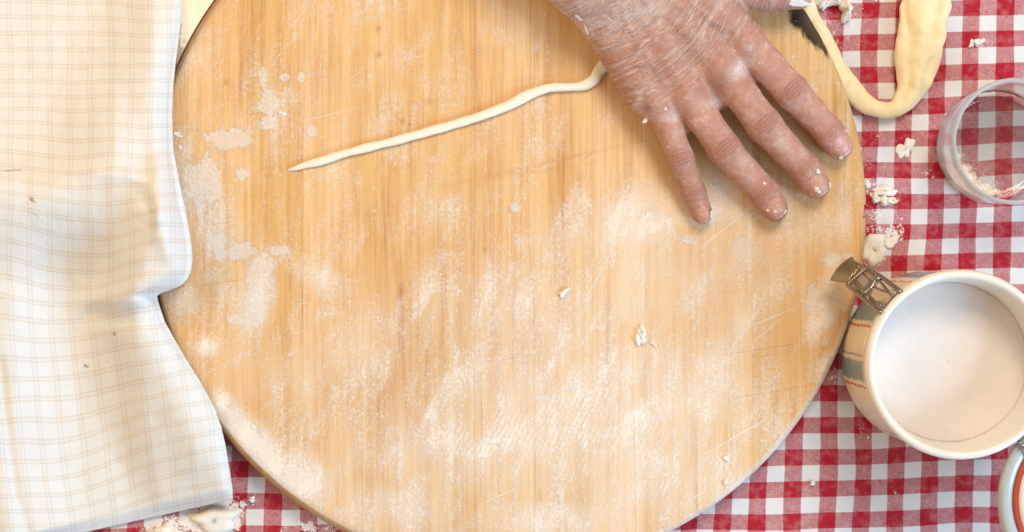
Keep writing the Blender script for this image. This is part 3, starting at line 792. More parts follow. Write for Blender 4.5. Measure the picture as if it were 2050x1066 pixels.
# ------------------------------------------------------------------ dough
def tube(name, pts, mat, ground, seg=18, sub=14, flat=None, lump=0.25, seed=1, parent=None):
    """pts: px, py, half width px, height mm ; lies on ground(mm)"""
    p = np.array(pts, float); nP = len(p); out = []
    for i in range(nP - 1):
        p0, p1, p2, p3 = p[max(0, i - 1)], p[i], p[i + 1], p[min(nP - 1, i + 2)]
        for t in np.linspace(0, 1, sub, endpoint=False):
            out.append(0.5 * ((2 * p1) + (-p0 + p2) * t + (2 * p0 - 5 * p1 + 4 * p2 - p3) * t * t + (-p0 + 3 * p1 - 3 * p2 + p3) * t ** 3))
    out.append(p[-1]); c = np.array(out); V = []; n = len(c)
    g = c[:, 4] if c.shape[1] > 4 else np.full(n, ground)
    hgt = np.maximum(c[:, 3], .3)
    ctr = np.stack([(c[:, 0] - 1025) / S * (H - g - hgt / 2) / H, -(c[:, 1] - 533) / S * (H - g - hgt / 2) / H], -1)
    tg = np.gradient(ctr, axis=0); tg /= np.maximum(1e-9, np.linalg.norm(tg, axis=1))[:, None]; nm = np.stack([-tg[:, 1], tg[:, 0]], -1)
    ln = np.concatenate([[0], np.cumsum(np.linalg.norm(np.diff(ctr, axis=0), axis=1))])
    for i in range(n):
        wv = 1 + lump * (fbm(np.array([ln[i] / 14]), np.array([seed * 3.3]), seed, 2)[0] - .5)
        wd = c[i, 2] / S * wv
        for k in range(seg):
            a = 2 * math.pi * k / seg; ca, sa = math.cos(a), math.sin(a)
            lm = 1 + lump * .5 * (fbm(np.array([ln[i] / 9]), np.array([k / seg * 6 + seed]), seed + 9, 2)[0] - .5)
            z = g[i] + hgt[i] * (0.5 + 0.5 * np.sign(sa) * abs(sa) ** 0.85 * (lm if sa > 0 else 1))
            V.append((ctr[i, 0] + nm[i, 0] * wd * ca * lm, ctr[i, 1] + nm[i, 1] * wd * ca * lm, z))
    idq = np.arange(n * seg).reshape(n, seg); nxt = np.roll(idq, -1, 1)
    F = np.stack([idq[:-1], idq[1:], nxt[1:], nxt[:-1]], -1).reshape(-1, 4)[:, ::-1].tolist()
    F.append([int(k) for k in idq[0]]); F.append([int(k) for k in idq[-1]][::-1])
    return mesh_obj(name, np.array(V) * .001, F, mat, parent, True)


strand = [(577, 341, 1.5, 1.2), (590, 338, 4.5, 3.2), (615, 330, 7, 4.4), (650, 321, 9, 5.2), (700, 305, 9.5, 5.6), (770, 288, 9.5, 5.6), (850, 266, 10, 6), (940, 240, 10, 6), (1010, 215, 10, 6), (1060, 190, 10, 6),
          (1100, 177, 10.5, 6.4), (1140, 175, 11, 6.6), (1168, 172, 12, 6.8), (1188, 160, 12.5, 7), (1198, 143, 12.5, 7), (1212, 130, 13, 7), (1240, 110, 13, 7), (1290, 80, 13, 7), (1350, 60, 12, 7)]
ds = tube('dough_strand', [(q[0], q[1], q[2] * .84, q[3] * .66) for q in strand], DOUGHW, BT + 0.1, 16, 12, lump=0.50, seed=4)
tag(ds, 'long thin rolled dough strand tapering to a point, running under the palm', 'dough')
thick = [(1585, -60, 16, 9), (1603, -18, 17, 10), (1622, 30, 18, 11), (1648, 82, 19, 11), (1682, 150, 21, 11), (1716, 193, 21, 11), (1752, 218, 18, 10), (1790, 219, 17, 10), (1815, 196, 24, 10.5), (1830, 160, 36, 11), (1838, 110, 46, 12), (1846, 60, 48, 13),
         (1853, 10, 48, 13), (1856, -50, 46, 13), (1850, -110, 40, 12)]
dt = tube('dough_rope', thick, DOUGH, 0.1, 48, 22, lump=0.16, seed=8)
# creases and dents along the fat end
me = dt.data; co = np.empty(len(me.vertices) * 3, np.float32); me.vertices.foreach_get('co', co); co = co.reshape(-1, 3) * 1000
ux, uy = topx(co[:, 0], co[:, 1], co[:, 2]); tp = smooth01((co[:, 2] - 4) / 5)
dz = -2.2 * np.exp(-(polydist(ux, uy, [(1884, -30), (1874, 30), (1866, 75)]) / 7) ** 2) - 1.6 * np.exp(-(polydist(ux, uy, [(1812, 10), (1822, 90), (1818, 170), (1806, 205)]) / 6) ** 2)
dz = dz + 1.6 * np.exp(-(polydist(ux, uy, [(1845, 20), (1848, 110), (1836, 170)]) / 14) ** 2) - 1.2 * np.exp(-(polydist(ux, uy, [(1862, 120), (1850, 190), (1828, 215)]) / 6) ** 2)
dz = dz + 1.5 * (fbm(ux / 26, uy / 26, 44, 3) - .5) * 2
co[:, 2] += dz * tp
wob_ = 2.2 * (fbm(ux / 30, uy / 24, 45, 2) - .5); co[:, 0] += wob_; co[:, 1] += 1.6 * (fbm(ux / 24 + 9, uy / 30, 46, 2) - .5)
me.vertices.foreach_set('co', (co * .001).astype(np.float32).ravel()); me.update()
tag(dt, 'thick bent rope of yellow dough widening to a fat end on tablecloth', 'dough')


# ------------------------------------------------------------------ lumps, crumbs, grains
def lump_mesh(name, cx, cy, rx, ry, h, z0, mat, seed, ang=0, rag=0.45):
    r = np.random.default_rng(seed); nA, nRr = 26, 7; V = []; ph = r.random(4) * 6.28; k = (H - z0) / H / S
    for i in range(nRr):
        q = i / (nRr - 1)
        for j in range(nA):
            a = 2 * math.pi * j / nA
            rad = 1 + rag * (0.5 * math.sin(2 * a + ph[0]) + 0.35 * math.sin(3 * a + ph[1]) + 0.3 * math.sin(5 * a + ph[2]) + 0.2 * math.sin(7 * a + ph[3]))
            rad = max(0.3, rad) * math.sin(q * math.pi / 2) ** 0.8 if q > 0 else 0.02
            z = h * (1 - q ** 2.4) * (1 + (0.5 * (vnoise(np.array([q * math.cos(a) * 2.2 + seed]), np.array([q * math.sin(a) * 2.2 + seed * 1.7]), seed)[0] - .5) * 2)) if i < nRr - 1 else -0.05
            ux, uy = rx * rad * math.cos(a), ry * rad * math.sin(a); ar = math.radians(ang)
            V.append(((ux * math.cos(ar) - uy * math.sin(ar)) * k, -(ux * math.sin(ar) + uy * math.cos(ar)) * k, max(z, -0.05)))
    idq = np.arange(nRr * nA).reshape(nRr, nA); nxt = np.roll(idq, -1, 1)
    F = np.stack([idq[:-1], idq[1:], nxt[1:], nxt[:-1]], -1).reshape(-1, 4).tolist(); F.append([int(q) for q in idq[0]][::-1]); F.append([int(q) for q in idq[-1]])
    o = mesh_obj(name, np.array(V) * .001, F, mat, None, True)
    o.location = P(cx, cy, z0)
    return o


LU = [
    # board crumbs
    (1281, 678, 17, 9, 3.0, BT, FLAKE, 'white torn dough crumb with a tail on the floured board', 60),
    (1287, 664, 6, 12, 2.4, BT, FLAKE, 'narrow upright dough crumb touching the torn white crumb on board', 0),
    (1308, 690, 7, 3, 1.2, BT, FLAKE, 'thin sliver of dough beside the torn white crumb on board', 30),
    (1129, 587, 11, 6, 2.0, BT, FLAKE, 'small white dough crumb alone on the middle of the board', -40),
    (1453, 918, 7, 4, 1.8, BT, FLAKE, 'small dough crumb close to the lower rim of the board', -10),
    (1452, 967, 5, 4, 1.8, BT, FLAKE, 'tiny dough crumb at the very rim of the board', -10),
    (355, 270, 9, 4, 1.2, BT, FLAKE, 'white flake of dough beside the towel edge on board', 15),
    (361, 296, 4, 3, 1.0, BT, FLAKE, 'tiny round flake of dough beside the towel on board', 0),
    (566, 228, 10, 3, 1.0, BT, FLAKE, 'curved flake of dried dough above the strand tip on board', 10),
    # tablecloth lumps
    (1812, 298, 15, 20, 2.2, 0, FLAKE, 'flat white dough scrap on the gingham beside the glass', 20),
    (1693, 22, 13, 20, 8.0, 0, DOUGHW, 'knobbly cream dough lump next to the thumb on gingham', 15),
    (1652, 10, 14, 9, 7.0, 0, FLAKE, 'pale flaky dough scrap lying against the dough rope by the thumb', -30),
    (1672, 6, 12, 8, 8.0, 0, FLAKE, 'pale flaky dough scrap between the thumb and the knobbly lump', -20),
    (1959, 84, 10, 7, 2.6, 0, FLAKE, 'small white crumb on a red check above the glass', -30),
    (1944, 88, 4, 7, 2.0, 0, FLAKE, 'tiny white crumb beside another crumb above the glass', 10),
    (1768, 402, 10, 9, 4.0, 0, HEAP, 'round flour clump on the gingham beside the board rim', 0),
    (1785, 402, 9, 8, 3.5, 0, HEAP, 'flour clump on the gingham beside the round clump', 0),
    (1752, 398, 9, 9, 3.5, 0, HEAP, 'flour clump on the gingham nearest the board rim', 0),
    (1770, 383, 26, 10, 3.2, 0, HEAP, 'long ragged flour clump on the gingham beside the board', -4),
    (1734, 368, 8, 10, 3.2, 0, HEAP, 'flour clump pressed against the board rim below the index finger', 0),
    (1748, 502, 26, 30, 3.0, 0, HEAP, 'low flour heap on the gingham behind the jar clasp', 20),
    (1783, 486, 16, 9, 2.0, 0, HEAP, 'thin flour clump beside the flour heap behind the jar clasp', -20),
    (1640, 766, 4, 3, 1.5, 0, FLAKE, 'tiny flake on the gingham between board rim and jar', 0),
    (1627, 968, 6, 4, 1.8, 0, FLAKE, 'small white crumb alone on gingham below the board rim', 0),
    (504, 1000, 8, 5, 2.0, 0, FLAKE, 'small white crumb on gingham between towel corner and board', 0),
    (432, 1040, 46, 26, 5.0, 0, HEAP, 'cream flour heap on gingham below the towel hem', -14),
    (330, 1066, 24, 12, 3.0, 0, HEAP, 'small flour heap on gingham below the towel hem', -10),
]
for i, (cx, cy, rx, ry, h, z0, mt, lab, an) in enumerate(LU):
    o = lump_mesh('flour_heap' if mt is HEAP and rx > 20 else ('flour_clump' if mt is HEAP else 'dough_crumb'), cx, cy, rx, ry, h, z0, mt, 100 + i, an, 0.30 if mt is HEAP else 0.5)
    tag(o, lab, 'flour' if mt is HEAP else 'crumb')
# flakes on the hand
HF = [(1537, 421, 4, 3, 'white dough flake on the ring fingernail'), (1571, 424, 3.5, 4, 'white dough flake at the tip of the ring finger'), (1552, 424, 4, 3, 'dough flake on the middle of the ring fingernail'),
      (1637, 381, 8, 5, 'cream dough flake on the middle fingernail'), (1660, 372, 4, 6, 'dough flake at the side of the middle fingertip'), (1637, 344, 5, 5, 'dough flake on the last joint of the middle finger'),
      (1683, 315, 5, 5, 'dough flake at the index fingertip'), (1424, 430, 9, 7, 'white dough flake on the little fingertip'), (1530, 368, 3.5, 3, 'tiny dough flake on the last joint of ring finger'),
      (1331, 217, 3.2, 5, 'white dough flake on the knuckle of the little finger'), (1294, 240, 4, 10, 'pale dough scrap on the outer edge of little finger root'), (1692, 262, 2.5, 2.5, 'tiny dough speck on the index finger beside its nail'),
      (1600, 6, 26, 8, 'white floury dough smear on the thumb'), (1158, 34, 11, 4, 'flour clot on the outer edge of the wrist'), (1175, 60, 12, 4, 'flour clot below another on the edge of wrist')]
for i, (cx, cy, rx, ry, lab) in enumerate(HF):
    z = HZ + 15
    for _ in range(5):
        q = PM(cx, cy, z); zz_ = ztop(q[0], q[1]); z = zz_ if zz_ is not None else z
    o = lump_mesh('dough_flake', cx, cy, rx, ry, 0.5, z - 0.15, FLAKEH, 300 + i, 40, 0.40)
    # lean with the skin
    q = PM(cx, cy, z); e = 1.2
    zx1, zx0, zy1, zy0 = ztop(q[0] + e, q[1]), ztop(q[0] - e, q[1]), ztop(q[0], q[1] + e), ztop(q[0], q[1] - e)
    if None not in (zx1, zx0, zy1, zy0):
        nv = Vector((-(zx1 - zx0) / (2 * e), -(zy1 - zy0) / (2 * e), 1)).normalized()
        o.rotation_euler = nv.to_track_quat('Z', 'Y').to_euler()
        o.location = Vector((q[0], q[1], z - 0.05)) * .001 + nv * 0.0004
    tag(o, lab, 'crumb')


def grains(name, pts, sizes, mat, label, cat):
    n = len(pts); base = np.array([(1, 0, 0), (-1, 0, 0), (0, 1, 0), (0, -1, 0), (0, 0, 1), (0, 0, -1)], float)
    fb = np.array([(0, 2, 4), (2, 1, 4), (1, 3, 4), (3, 0, 4), (2, 0, 5), (1, 2, 5), (3, 1, 5), (0, 3, 5)])
    ang = rng.random(n) * 6.28; c, s = np.cos(ang), np.sin(ang)
    sc3 = sizes[:, None] * (0.6 + 0.8 * rng.random((n, 3))); sc3[:, 2] *= 0.6
    b = base[None] * sc3[:, None, :]
    x = b[..., 0] * c[:, None] - b[..., 1] * s[:, None]; y = b[..., 0] * s[:, None] + b[..., 1] * c[:, None]
    V = np.stack([x, y, b[..., 2]], -1) + pts[:, None, :]
    F = (fb[None] + 6 * np.arange(n)[:, None, None]).reshape(-1, 3)
    o = mesh_obj(name, V.reshape(-1, 3) * .001, F, mat, None, False)
    tag(o, label, cat, kind='stuff')
    return o


# board grains
N = 260000
a = rng.random(N) * 2 * math.pi; r = (RT - 0.5) * np.sqrt(rng.random(N)); gx_, gy_ = Bx + r * np.cos(a), By + r * np.sin(a)
qx, qy = topx(gx_, gy_, BT)
dens = board_flour(qx, qy); nz = fbm(qx / 22, qy / 40, 81, 4); nz2 = fbm(qx / 5, qy / 7, 85, 2)
pr = np.clip(dens + 2.2 * (nz - 0.5) + 1.0 * (nz2 - .5) - 0.38, 0, 1) ** 1.5 * 0.5
xedge = np.interp(qy, [e[0] for e in edge], [e[1] for e in edge])
keep = (rng.random(N) < pr) & (qx > xedge - 20) & (qy < 1110) & (qy > -60)
pts = np.stack([gx_[keep], gy_[keep], np.full(keep.sum(), BT + 0.08)], -1)
sz = 0.15 + 0.45 * rng.random(len(pts)) ** 5
grains('flour_dusting', pts, sz, GRAIN, 'loose flour grains scattered over the round board', 'flour')
# tablecloth grains
N = 220000
qx = rng.random(N) * 2150 - 50; qy = rng.random(N) * 1180 - 60
dens = cloth_flour(qx, qy)
pr = np.clip(dens * 1.1 + 1.4 * (fbm(qx / 9, qy / 9, 91, 3) - .5) - 0.30, 0, 1) * 0.75
off = np.hypot(qx - 1014, qy - 424) > 717
keep = (rng.random(N) < pr) & off & (dens > 0.06)
q = PM(qx[keep], qy[keep], 0 * qx[keep])
pts = q.T.copy(); pts[:, 2] = 0.15
sz = 0.18 + 0.55 * rng.random(len(pts)) ** 3
grains('flour_spill', pts, sz, GRAIN, 'flour grains spilled on the gingham around the board', 'flour')


# ------------------------------------------------------------------ storage jar
def lathe(name, prof, mat, parent=None, seg=96, attrs=False, closed=False):
    p = np.array(prof, float); n = len(p); a = np.linspace(0, 2 * math.pi, seg, endpoint=False)
    V = np.stack([p[:, None, 0] * np.cos(a)[None], p[:, None, 0] * np.sin(a)[None], np.repeat(p[:, 1:2], seg, 1)], -1).reshape(-1, 3)
    idq = np.arange(n * seg).reshape(n, seg); nxt = np.roll(idq, -1, 1)
    F = np.stack([idq[:-1], nxt[:-1], nxt[1:], idq[1:]], -1).reshape(-1, 4)
    return mesh_obj(name, V * .001, F, mat, parent, True)


def mat_jar():
    m = M('painted_stoneware'); c = m.obj(); xyz = m.n('ShaderNodeSeparateXYZ', None, Vector=c)
    wv = m.mul(m.math('SUBTRACT', m.noise(m.mapping(c, (1, 1, 3)), 60, 3), 0.5), 0.10)
    ang = m.add(m.math('DEGREES', m.math('ARCTAN2', xyz.outputs[1], xyz.outputs[0])), m.mul(wv, 40))
    ang = m.math('MODULO', m.add(ang, 360), 360)
    z = m.mul(xyz.outputs[2], 1000)
    base = m.mix(m.noise(c, 30, 3), (0.80, 0.63, 0.38), (0.86, 0.72, 0.50))
    pink = m.step(m.noise(m.mapping(c, (1, 1, 0.3)), 45, 3), 0.45, 0.65)
    base = m.mix(m.mul(pink, 0.5), base, (0.70, 0.50, 0.42))
    def band(lo_, hi_, s=1.0):
        return m.mul(m.step(ang, lo_ - s, lo_ + s), m.step(ang, hi_ - s, hi_ + s, 1.0, 0.0))
    grey = m.step(m.math('SUBTRACT', ang, 200), 0, 12)
    base = m.mix(m.mul(grey, 0.75), base, (0.70, 0.70, 0.72))
    zt = m.mul(m.step(z, 8, 12), m.step(z, 76, 79, 1.0, 0.0))
    blue = (0.15, 0.25, 0.25)
    for lo_, hi_ in ((138, 153), (179, 192), (98, 112), (20, 50), (240, 262), (300, 330)):
        base = m.mix(m.mul(m.mul(band(lo_, hi_), zt), 0.95), base, blue)
    for a_ in (156.5, 195.5, 118, 92, 232, 268, 15, 55, 290):
        base = m.mix(m.mul(m.mul(band(a_ - 0.8, a_ + 0.8, 0.5), zt), 0.9), base, (0.50, 0.07, 0.035))
    for a_ in (175.5, 128, 236, 60):
        base = m.mix(m.mul(m.mul(band(a_ - 0.7, a_ + 0.7, 0.5), zt), 0.8), base, blue)
    ring = m.mul(m.step(z, 78.5, 80), m.step(z, 84, 86, 1.0, 0.0))
    base = m.mix(m.mul(ring, 0.6), base, (0.60, 0.42, 0.16))
    inr = m.math('SQRT', m.add(m.math('POWER', xyz.outputs[0], 2.0), m.math('POWER', xyz.outputs[1], 2.0)))
    white = m.math('MAXIMUM', m.step(z, 86.5, 88.5), m.step(inr, 0.0538, 0.0542, 1.0, 0.0))
    base = m.mix(white, base, (0.80, 0.74, 0.66))
    return m.set(Base_Color=base, Roughness=0.24, Specular_IOR_Level=0.5, Coat_Weight=0.25, Coat_Roughness=0.12)


JARM = mat_jar()
METAL = simple('clasp_steel', (0.36, 0.33, 0.29), 0.26, 0.1, 300, 0.15, metal=1.0)
BRASSY = simple('clasp_plate', (0.36, 0.29, 0.18), 0.34, 0.2, 300, 0.25, metal=0.9)
LIDM = simple('lid_glaze', (0.43, 0.46, 0.455), 0.22, 0.1, 60, 0.10, coat=0.3)
LIDW = simple('lid_white', (0.84, 0.82, 0.80), 0.25, 0.0, coat=0.3)
RUBBER = simple('red_rubber', (0.46, 0.055, 0.025), 0.5, 0.2, 300, 0.08)
SALT = simple('sugar_fill', (0.75, 0.675, 0.635), 0.95, 0.5, 500, 0.03, spec=0.15, bdist=0.0005)

JZ = 96.0
jc = P(1925, 731, JZ); jar = empty('storage_jar', (jc.x, jc.y, 0.0))
tag(jar, 'round ribbed stoneware clip jar with open hinged lid, filled with white powder', 'jar')
pr_ = [(0.5, 0.15), (50, 0.15), (54.5, 1.2), (56.8, 4.0)]
for i in range(9):
    z0 = 6 + i * 8.0
    for q in range(6):
        t = q / 6; pr_.append((56.9 + 0.85 * math.sin(math.pi * t) ** 0.6, z0 + 8.0 * t))
pr_ += [(56.6, 78.5), (55.6, 80.0), (55.2, 82.0), (56.0, 84.0), (57.6, 85.5), (58.5, 87.5), (58.7, 91), (58.3, 94), (57.2, 95.6), (55.6, 96.0), (54.2, 95.6), (53.4, 94.4), (53.0, 92), (52.0, 86), (51.0, 76), (50.6, 60), (50.4, 20), (48, 8), (0.5, 7.5)]
lathe('jar_body', pr_, JARM, jar, 160)
sf = []
rr_ = np.linspace(0.3, 51.0, 30)
sp = [(r, 62.0 + 0.35 * math.sin(r / 7.0) - 0.8 * (r / 52) ** 2) for r in rr_[::-1]]
fill = lathe('white_powder', [(50.6, 20.0)] + sp, SALT, None, 120)
fill.location = (jc.x, jc.y, 0)
me = fill.data
co = np.empty(len(me.vertices) * 3, np.float32); me.vertices.foreach_get('co', co); co = co.reshape(-1, 3)
mk = co[:, 2] > 0.045; co[mk, 2] += (0.0026 * (fbm(co[mk, 0] * 38 + 9, co[mk, 1] * 38 + 4, 15, 3) - .5)).astype(np.float32); me.vertices.foreach_set('co', co.ravel())
tag(fill, 'smooth off-white powder filling the stoneware jar', 'powder')


def wire(name, pts, r, mat, parent=None, closed=False, seg=8, sub=6):
    p = np.array(pts, float); n = len(p); out = []
    rngi = range(n if closed else n - 1)
    for i in rngi:
        g = (lambda k: p[k % n]) if closed else (lambda k: p[min(max(k, 0), n - 1)])
        p0, p1, p2, p3 = g(i - 1), g(i), g(i + 1), g(i + 2)
        for t in np.linspace(0, 1, sub, endpoint=False):
            out.append(0.5 * ((2 * p1) + (-p0 + p2) * t + (2 * p0 - 5 * p1 + 4 * p2 - p3) * t * t + (-p0 + 3 * p1 - 3 * p2 + p3) * t ** 3))
    if not closed: out.append(p[-1])
    c = np.array(out); m_ = len(c)
    tg = np.roll(c, -1, 0) - np.roll(c, 1, 0) if closed else np.gradient(c, axis=0)
    tg /= np.maximum(1e-9, np.linalg.norm(tg, axis=1))[:, None]
    ref = np.array([0.13, 0.21, 0.97]); V = []
    for i in range(m_):
        b = np.cross(tg[i], ref); b /= max(1e-9, np.linalg.norm(b)); d_ = np.cross(tg[i], b)
        for k in range(seg):
            a = 2 * math.pi * k / seg; V.append(c[i] + r * (b * math.cos(a) + d_ * math.sin(a)))
    idq = np.arange(m_ * seg).reshape(m_, seg); nxt = np.roll(idq, -1, 1)
    if closed: F = np.stack([idq, nxt, np.roll(nxt, -1, 0), np.roll(idq, -1, 0)], -1).reshape(-1, 4).tolist()
    else:
        F = np.stack([idq[:-1], nxt[:-1], nxt[1:], idq[1:]], -1).reshape(-1, 4).tolist(); F += [[int(q) for q in idq[0]][::-1], [int(q) for q in idq[-1]]]
    return mesh_obj(name, np.array(V) * .001, F, mat, parent, True)


J = np.array([jc.x, jc.y, 0]) * 1000
rd = np.array([-0.762, 0.648, 0]); tgv = np.array([0.648, 0.762, 0])


def cl(px_, py_, z):        # point near the clasp, relative to the jar
    r_ = math.hypot(px_ - 1925, py_ - 731); z = 93 - 48 * min(1, max(0, (r_ - 196) / 90)) - 14 * max(0, (r_ - 286) / 40) + (z - 75) * 0.12
    return PM(px_, py_, z) - J


def quadwire(cs, z, r=6):
    """rounded quad through photo corners at heights z"""
    pts = []
    n = len(cs)
    for i in range(n):
        a, b, c = np.array(cs[i - 1]), np.array(cs[i]), np.array(cs[(i + 1) % n]); za, zb, zc_ = z[i - 1], z[i], z[(i + 1) % n]
        for o_, zo in ((a, za), (c, zc_)):
            dd = o_ - b; L = np.linalg.norm(dd); t = min(0.45, r / L); q = b + dd * t; pts.append((q[0], q[1], zb + (zo - zb) * t))
    return [cl(*q) for q in pts]


clasp = wire('clasp', quadwire([(1697, 571), (1763, 626), (1803, 584), (1737, 536)], [75, 75, 75, 75]), 1.5, METAL, jar, True)
wire('wire_loop', quadwire([(1692, 546), (1714, 526), (1752, 553), (1724, 585)], [68, 68, 76, 76], 4), 0.85, METAL, clasp, True)
wire('crossbar', [cl(1706, 562, 73), cl(1716, 550, 74), cl(1728, 537, 73)], 1.2, METAL, clasp)
wire('crossbar', [cl(1713, 533, 71), cl(1735, 555, 75), cl(1755, 577, 79), cl(1788, 590, 86)], 0.6, METAL, clasp)
wire('crossbar', [cl(1701, 546, 71), cl(1722, 572, 75), cl(1745, 596, 79), cl(1764, 612, 86)], 0.6, METAL, clasp)
wire('hook', [cl(1733, 586, 80), cl(1742, 579, 81), cl(1747, 571, 81), cl(1751, 564, 81), cl(1758, 559, 80)], 1.7, METAL, clasp, sub=8)
for q in ((1733, 586, 80), (1758, 559, 80)):
    b = lathe('pivot', [(0.05, -2.1)] + [(2.1 * math.sin(t), -2.1 * math.cos(t)) for t in np.linspace(0.2, 2.94, 9)] + [(0.05, 2.1)], METAL, clasp, 16)
    b.location = Vector(cl(*q)) * .001
# curved thumb plate
V = []; cA = [np.array(c) for c in ((1699, 568), (1663, 562), (1706, 515), (1716, 530))]
nu, nv_ = 12, 10
for i in range(nu):
    u = i / (nu - 1)
    for j in range(nv_):
        v = j / (nv_ - 1)
        q = (1 - u) * ((1 - v) * cA[0] + v * cA[3]) + u * ((1 - v) * cA[1] + v * cA[2])
        bul = -9 * u * 4 * v * (1 - v) * 0.5
        q = q + np.array([bul, bul * .9])
        V.append(cl(q[0], q[1], 75 + 25 * math.sin(math.pi * v)))
idq = np.arange(nu * nv_).reshape(nu, nv_)
lv = mesh_obj('lever_plate', np.array(V) * .001, np.stack([idq[:-1, :-1], idq[1:, :-1], idq[1:, 1:], idq[:-1, 1:]], -1).reshape(-1, 4), BRASSY, clasp)
so = lv.modifiers.new('thickness', 'SOLIDIFY'); so.thickness = 0.0011; so.offset = 0
# flat inner plate under the wires
pl = [(1700, 565, 64), (1738, 600, 74), (1760, 566, 74), (1722, 535, 64)]
pm_ = mesh_obj('back_plate', np.array([cl(*q) for q in pl] + [cl(q[0], q[1], q[2] - 10) for q in pl]) * .001,
               [(0, 1, 2, 3), (7, 6, 5, 4), (0, 4, 5, 1), (1, 5, 6, 2), (2, 6, 7, 3), (3, 7, 4, 0)], simple('pale_steel', (0.62, 0.53, 0.48), 0.38, 0.2, 200, 0.2, metal=0.8), clasp, False)
# clasp wire round the neck keeps clasp and hinge on the jar
neck = [(56.3 * math.cos(a), 56.3 * math.sin(a), 82.0) for a in np.linspace(0, 2 * math.pi, 48, endpoint=False)]
wire('neck_wire', neck, 1.0, METAL, jar, True, sub=2)
arm_pts = [cl(1778, 607, 82), cl(1742, 585, 79)]
wire('clasp_arm', [rd * 56.3 + np.array([0, 0, 82]) + tgv * 6, cl(1758, 559, 80)], 0.9, METAL, clasp)
wire('clasp_arm', [rd * 56.3 + np.array([0, 0, 82]) - tgv * 6, cl(1733, 586, 80)], 0.9, METAL, clasp)

# lid, opened flat on its hinge
LZ = 84.0
lc = PM(2180, 1004, LZ) - J
lid = lathe('lid', [(0.3, -9), (30, -9), (46, -8), (54, -5), (57.3, -1.5), (58.0, 2.0), (57.2, 4.8), (55, 5.8), (51, 5.0), (48.6, 3.0), (47.6, 1.0), (46.5, 0.8)], LIDM, jar, 128)
lid.location = Vector(lc) * .001
lid.rotation_euler = (math.radians(-3), math.radians(3), 0)
lathe('lid_inside', [(46.8, 0.7), (46.4, 4.0), (45.5, 7.2), (43.5, 8.4), (38, 8.0), (20, 7.2), (0.3, 7.0)], LIDW, lid, 96)
tor = [(47.6 + 1.9 * math.cos(a), 4.1 + 1.7 * math.sin(a)) for a in np.linspace(-math.pi, math.pi, 13)]
lathe('gasket', tor, RUBBER, lid, 96)
hd = np.array([lc[0], lc[1], 0]); hd /= np.linalg.norm(hd); ht = np.array([-hd[1], hd[0], 0])
for s_ in (-1, 1):
    a0 = hd * 55.5 + ht * 6 * s_ + np.array([0, 0, 82]); a1 = hd * 62 + ht * 7 * s_ + np.array([0, 0, 93]); a2 = hd * 72 + ht * 8 * s_ + np.array([0, 0, 92.5]); a3 = hd * 74 + ht * 8 * s_ + np.array([0, 0, 88])
    wire('hinge_wire', [a0, hd * 59.5 + ht * 6.5 * s_ + np.array([0, 0, 91]), a1, a2, a3], 0.9, METAL, jar)
wire('hinge_wire', [hd * 62 - ht * 9 + np.array([0, 0, 93.5]), hd * 62 + ht * 9 + np.array([0, 0, 93.5])], 0.9, METAL, jar)
wire('hinge_wire', [hd * 72 - ht * 10 + np.array([0, 0, 93]), hd * 72 + ht * 10 + np.array([0, 0, 93])], 0.9, METAL, jar)


# ------------------------------------------------------------------ drinking glass
def mat_glass():
    m = M('floured_glass')
    trn = m.n('ShaderNodeBsdfRefraction', None, Color=(0.99, 0.99, 0.99, 1), Roughness=0.0, IOR=1.2); gls_ = m.n('ShaderNodeBsdfGlossy', None, Color=(1, 1, 1, 1), Roughness=0.03)
    fr = m.add(0.03, m.mul(m.math('POWER', m.n('ShaderNodeLayerWeight', None, Blend=0.5).outputs['Facing'], 3.0), 0.65))
    clear = m.n('ShaderNodeMixShader', None, _0=fr, _1=trn, _2=gls_)
    df = m.n('ShaderNodeBsdfDiffuse', None, Color=(0.86, 0.85, 0.86, 1)); tr = m.n('ShaderNodeBsdfTranslucent', None, Color=(0.86, 0.85, 0.86, 1))
    fd = m.n('ShaderNodeMixShader', None, _0=0.5, _1=df, _2=tr)
    z = m.mul(m.n('ShaderNodeSeparateXYZ', None, Vector=m.obj()).outputs[2], 1000)
    f = m.mul(m.step(m.noise(m.obj(), 70, 5, 0.65), 0.30, 0.72, 0.30, 0.62), m.mul(m.step(z, 5, 14, 0.0, 1.0), m.step(m.n('ShaderNodeVectorMath', {'operation': 'LENGTH'}, _0=m.mapping(m.obj(), (1, 1, 0))).outputs['Value'], 0.0379, 0.0381, 0.15, 1.0)))
    f = m.math('MAXIMUM', f, m.step(z, 54.5, 57.0, 0.0, 0.72))  # rim whitened to paint its bright highlight into the film
    mx = m.n('ShaderNodeMixShader', None, _0=f, _1=clear, _2=fd)
    m.t.links.new(mx.outputs[0], m.out.inputs[0])
    return m.m


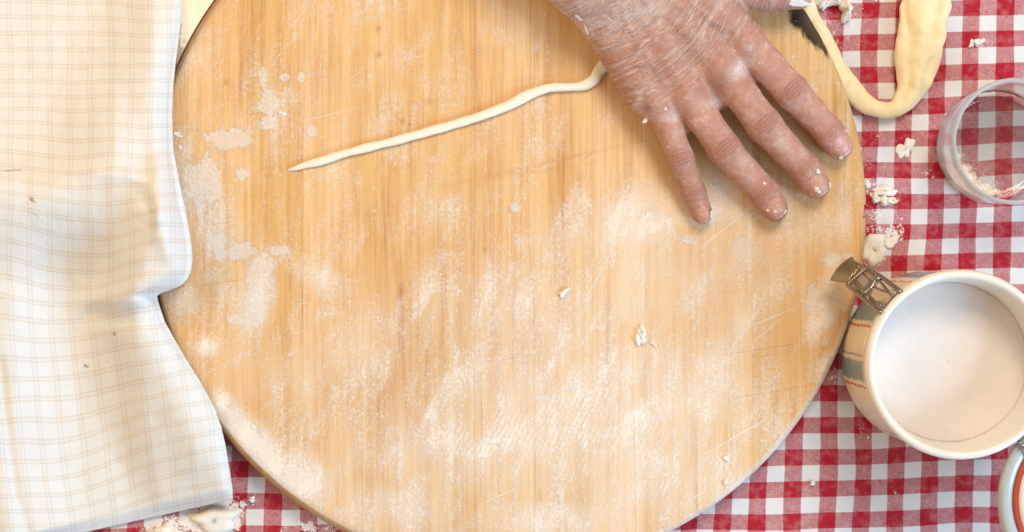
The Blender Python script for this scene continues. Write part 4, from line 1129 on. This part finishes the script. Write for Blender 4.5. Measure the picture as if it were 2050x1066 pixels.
GH = 59.0
gc = P(2034, 283, GH)
gl = [(0.1, 0.4), (30, 0.4), (35.5, 1.0), (37.6, 3.0), (38.2, 6), (38.6, 20), (39.3, 45), (39.9, 55.5), (40.4, 57.2), (40.0, 58.6), (39.0, 59.2), (38.0, 58.6), (37.6, 57.2), (37.9, 55.5), (37.6, 40), (37.0, 20), (36.2, 9), (34.0, 5.2), (29, 4.0), (0.1, 3.8)]
gls = lathe('drinking_glass', gl, mat_glass(), None, 128)
gls.location = (gc.x, gc.y, 0)
tag(gls, 'short clear glass tumbler with flour clinging inside, standing on gingham', 'glass')
# flour left inside: a thin drift on the bottom and up the wall
V = []; nA, nB = 120, 10
for i in range(nB):
    v = i / (nB - 1)
    for j in range(nA):
        a = math.radians(160 + 130 * j / (nA - 1)); e = 1 - abs(j / (nA - 1) * 2 - 1) ** 2
        r_ = 35.3 - v * (1 + 21 * e ** 0.7 * (0.75 + 0.5 * fbm(np.array([j / 26.0]), np.array([3.3]), 5, 3)[0])) ; z = 5.3 + (1 - v) ** 2 * 4.2 * e + 0.2
        V.append((min(r_, 35.4 if z > 9 else 32.5) * math.cos(a), min(r_, 35.4 if z > 9 else 32.5) * math.sin(a), z if v < 1 else 4.6))
idq = np.arange(nA * nB).reshape(nB, nA)
def mat_residue():
    m = M('flour_film'); p = m.obj()
    m.set(Base_Color=(0.84, 0.77, 0.66), Roughness=0.95, Specular_IOR_Level=0.1, Normal=m.bump(m.noise(p, 700, 4), 0.6, 0.0005))
    k = m.add(m.attr('cover'), m.add(m.mul(m.math('SUBTRACT', m.noise(p, 160, 5, 0.7), 0.5), 1.6), m.mul(m.math('SUBTRACT', m.noise(p, 900, 3), 0.5), 0.8)))
    m.put(m.b.inputs['Alpha'], m.step(k, 0.05, 0.75))
    return m.m


cvr = np.array([(1 - i / (nB - 1)) ** 0.8 * (1 - abs(j / (nA - 1) * 2 - 1) ** 3) for i in range(nB) for j in range(nA)])
rs_ = mesh_obj('flour_residue', np.array(V) * .001, np.stack([idq[:-1, :-1], idq[1:, :-1], idq[1:, 1:], idq[:-1, 1:]], -1).reshape(-1, 4)[:, ::-1], mat_residue(), None, True, {'cover': cvr})
rs_.location = (gc.x, gc.y, 0)
tag(rs_, 'cream flour residue inside the glass tumbler', 'flour')
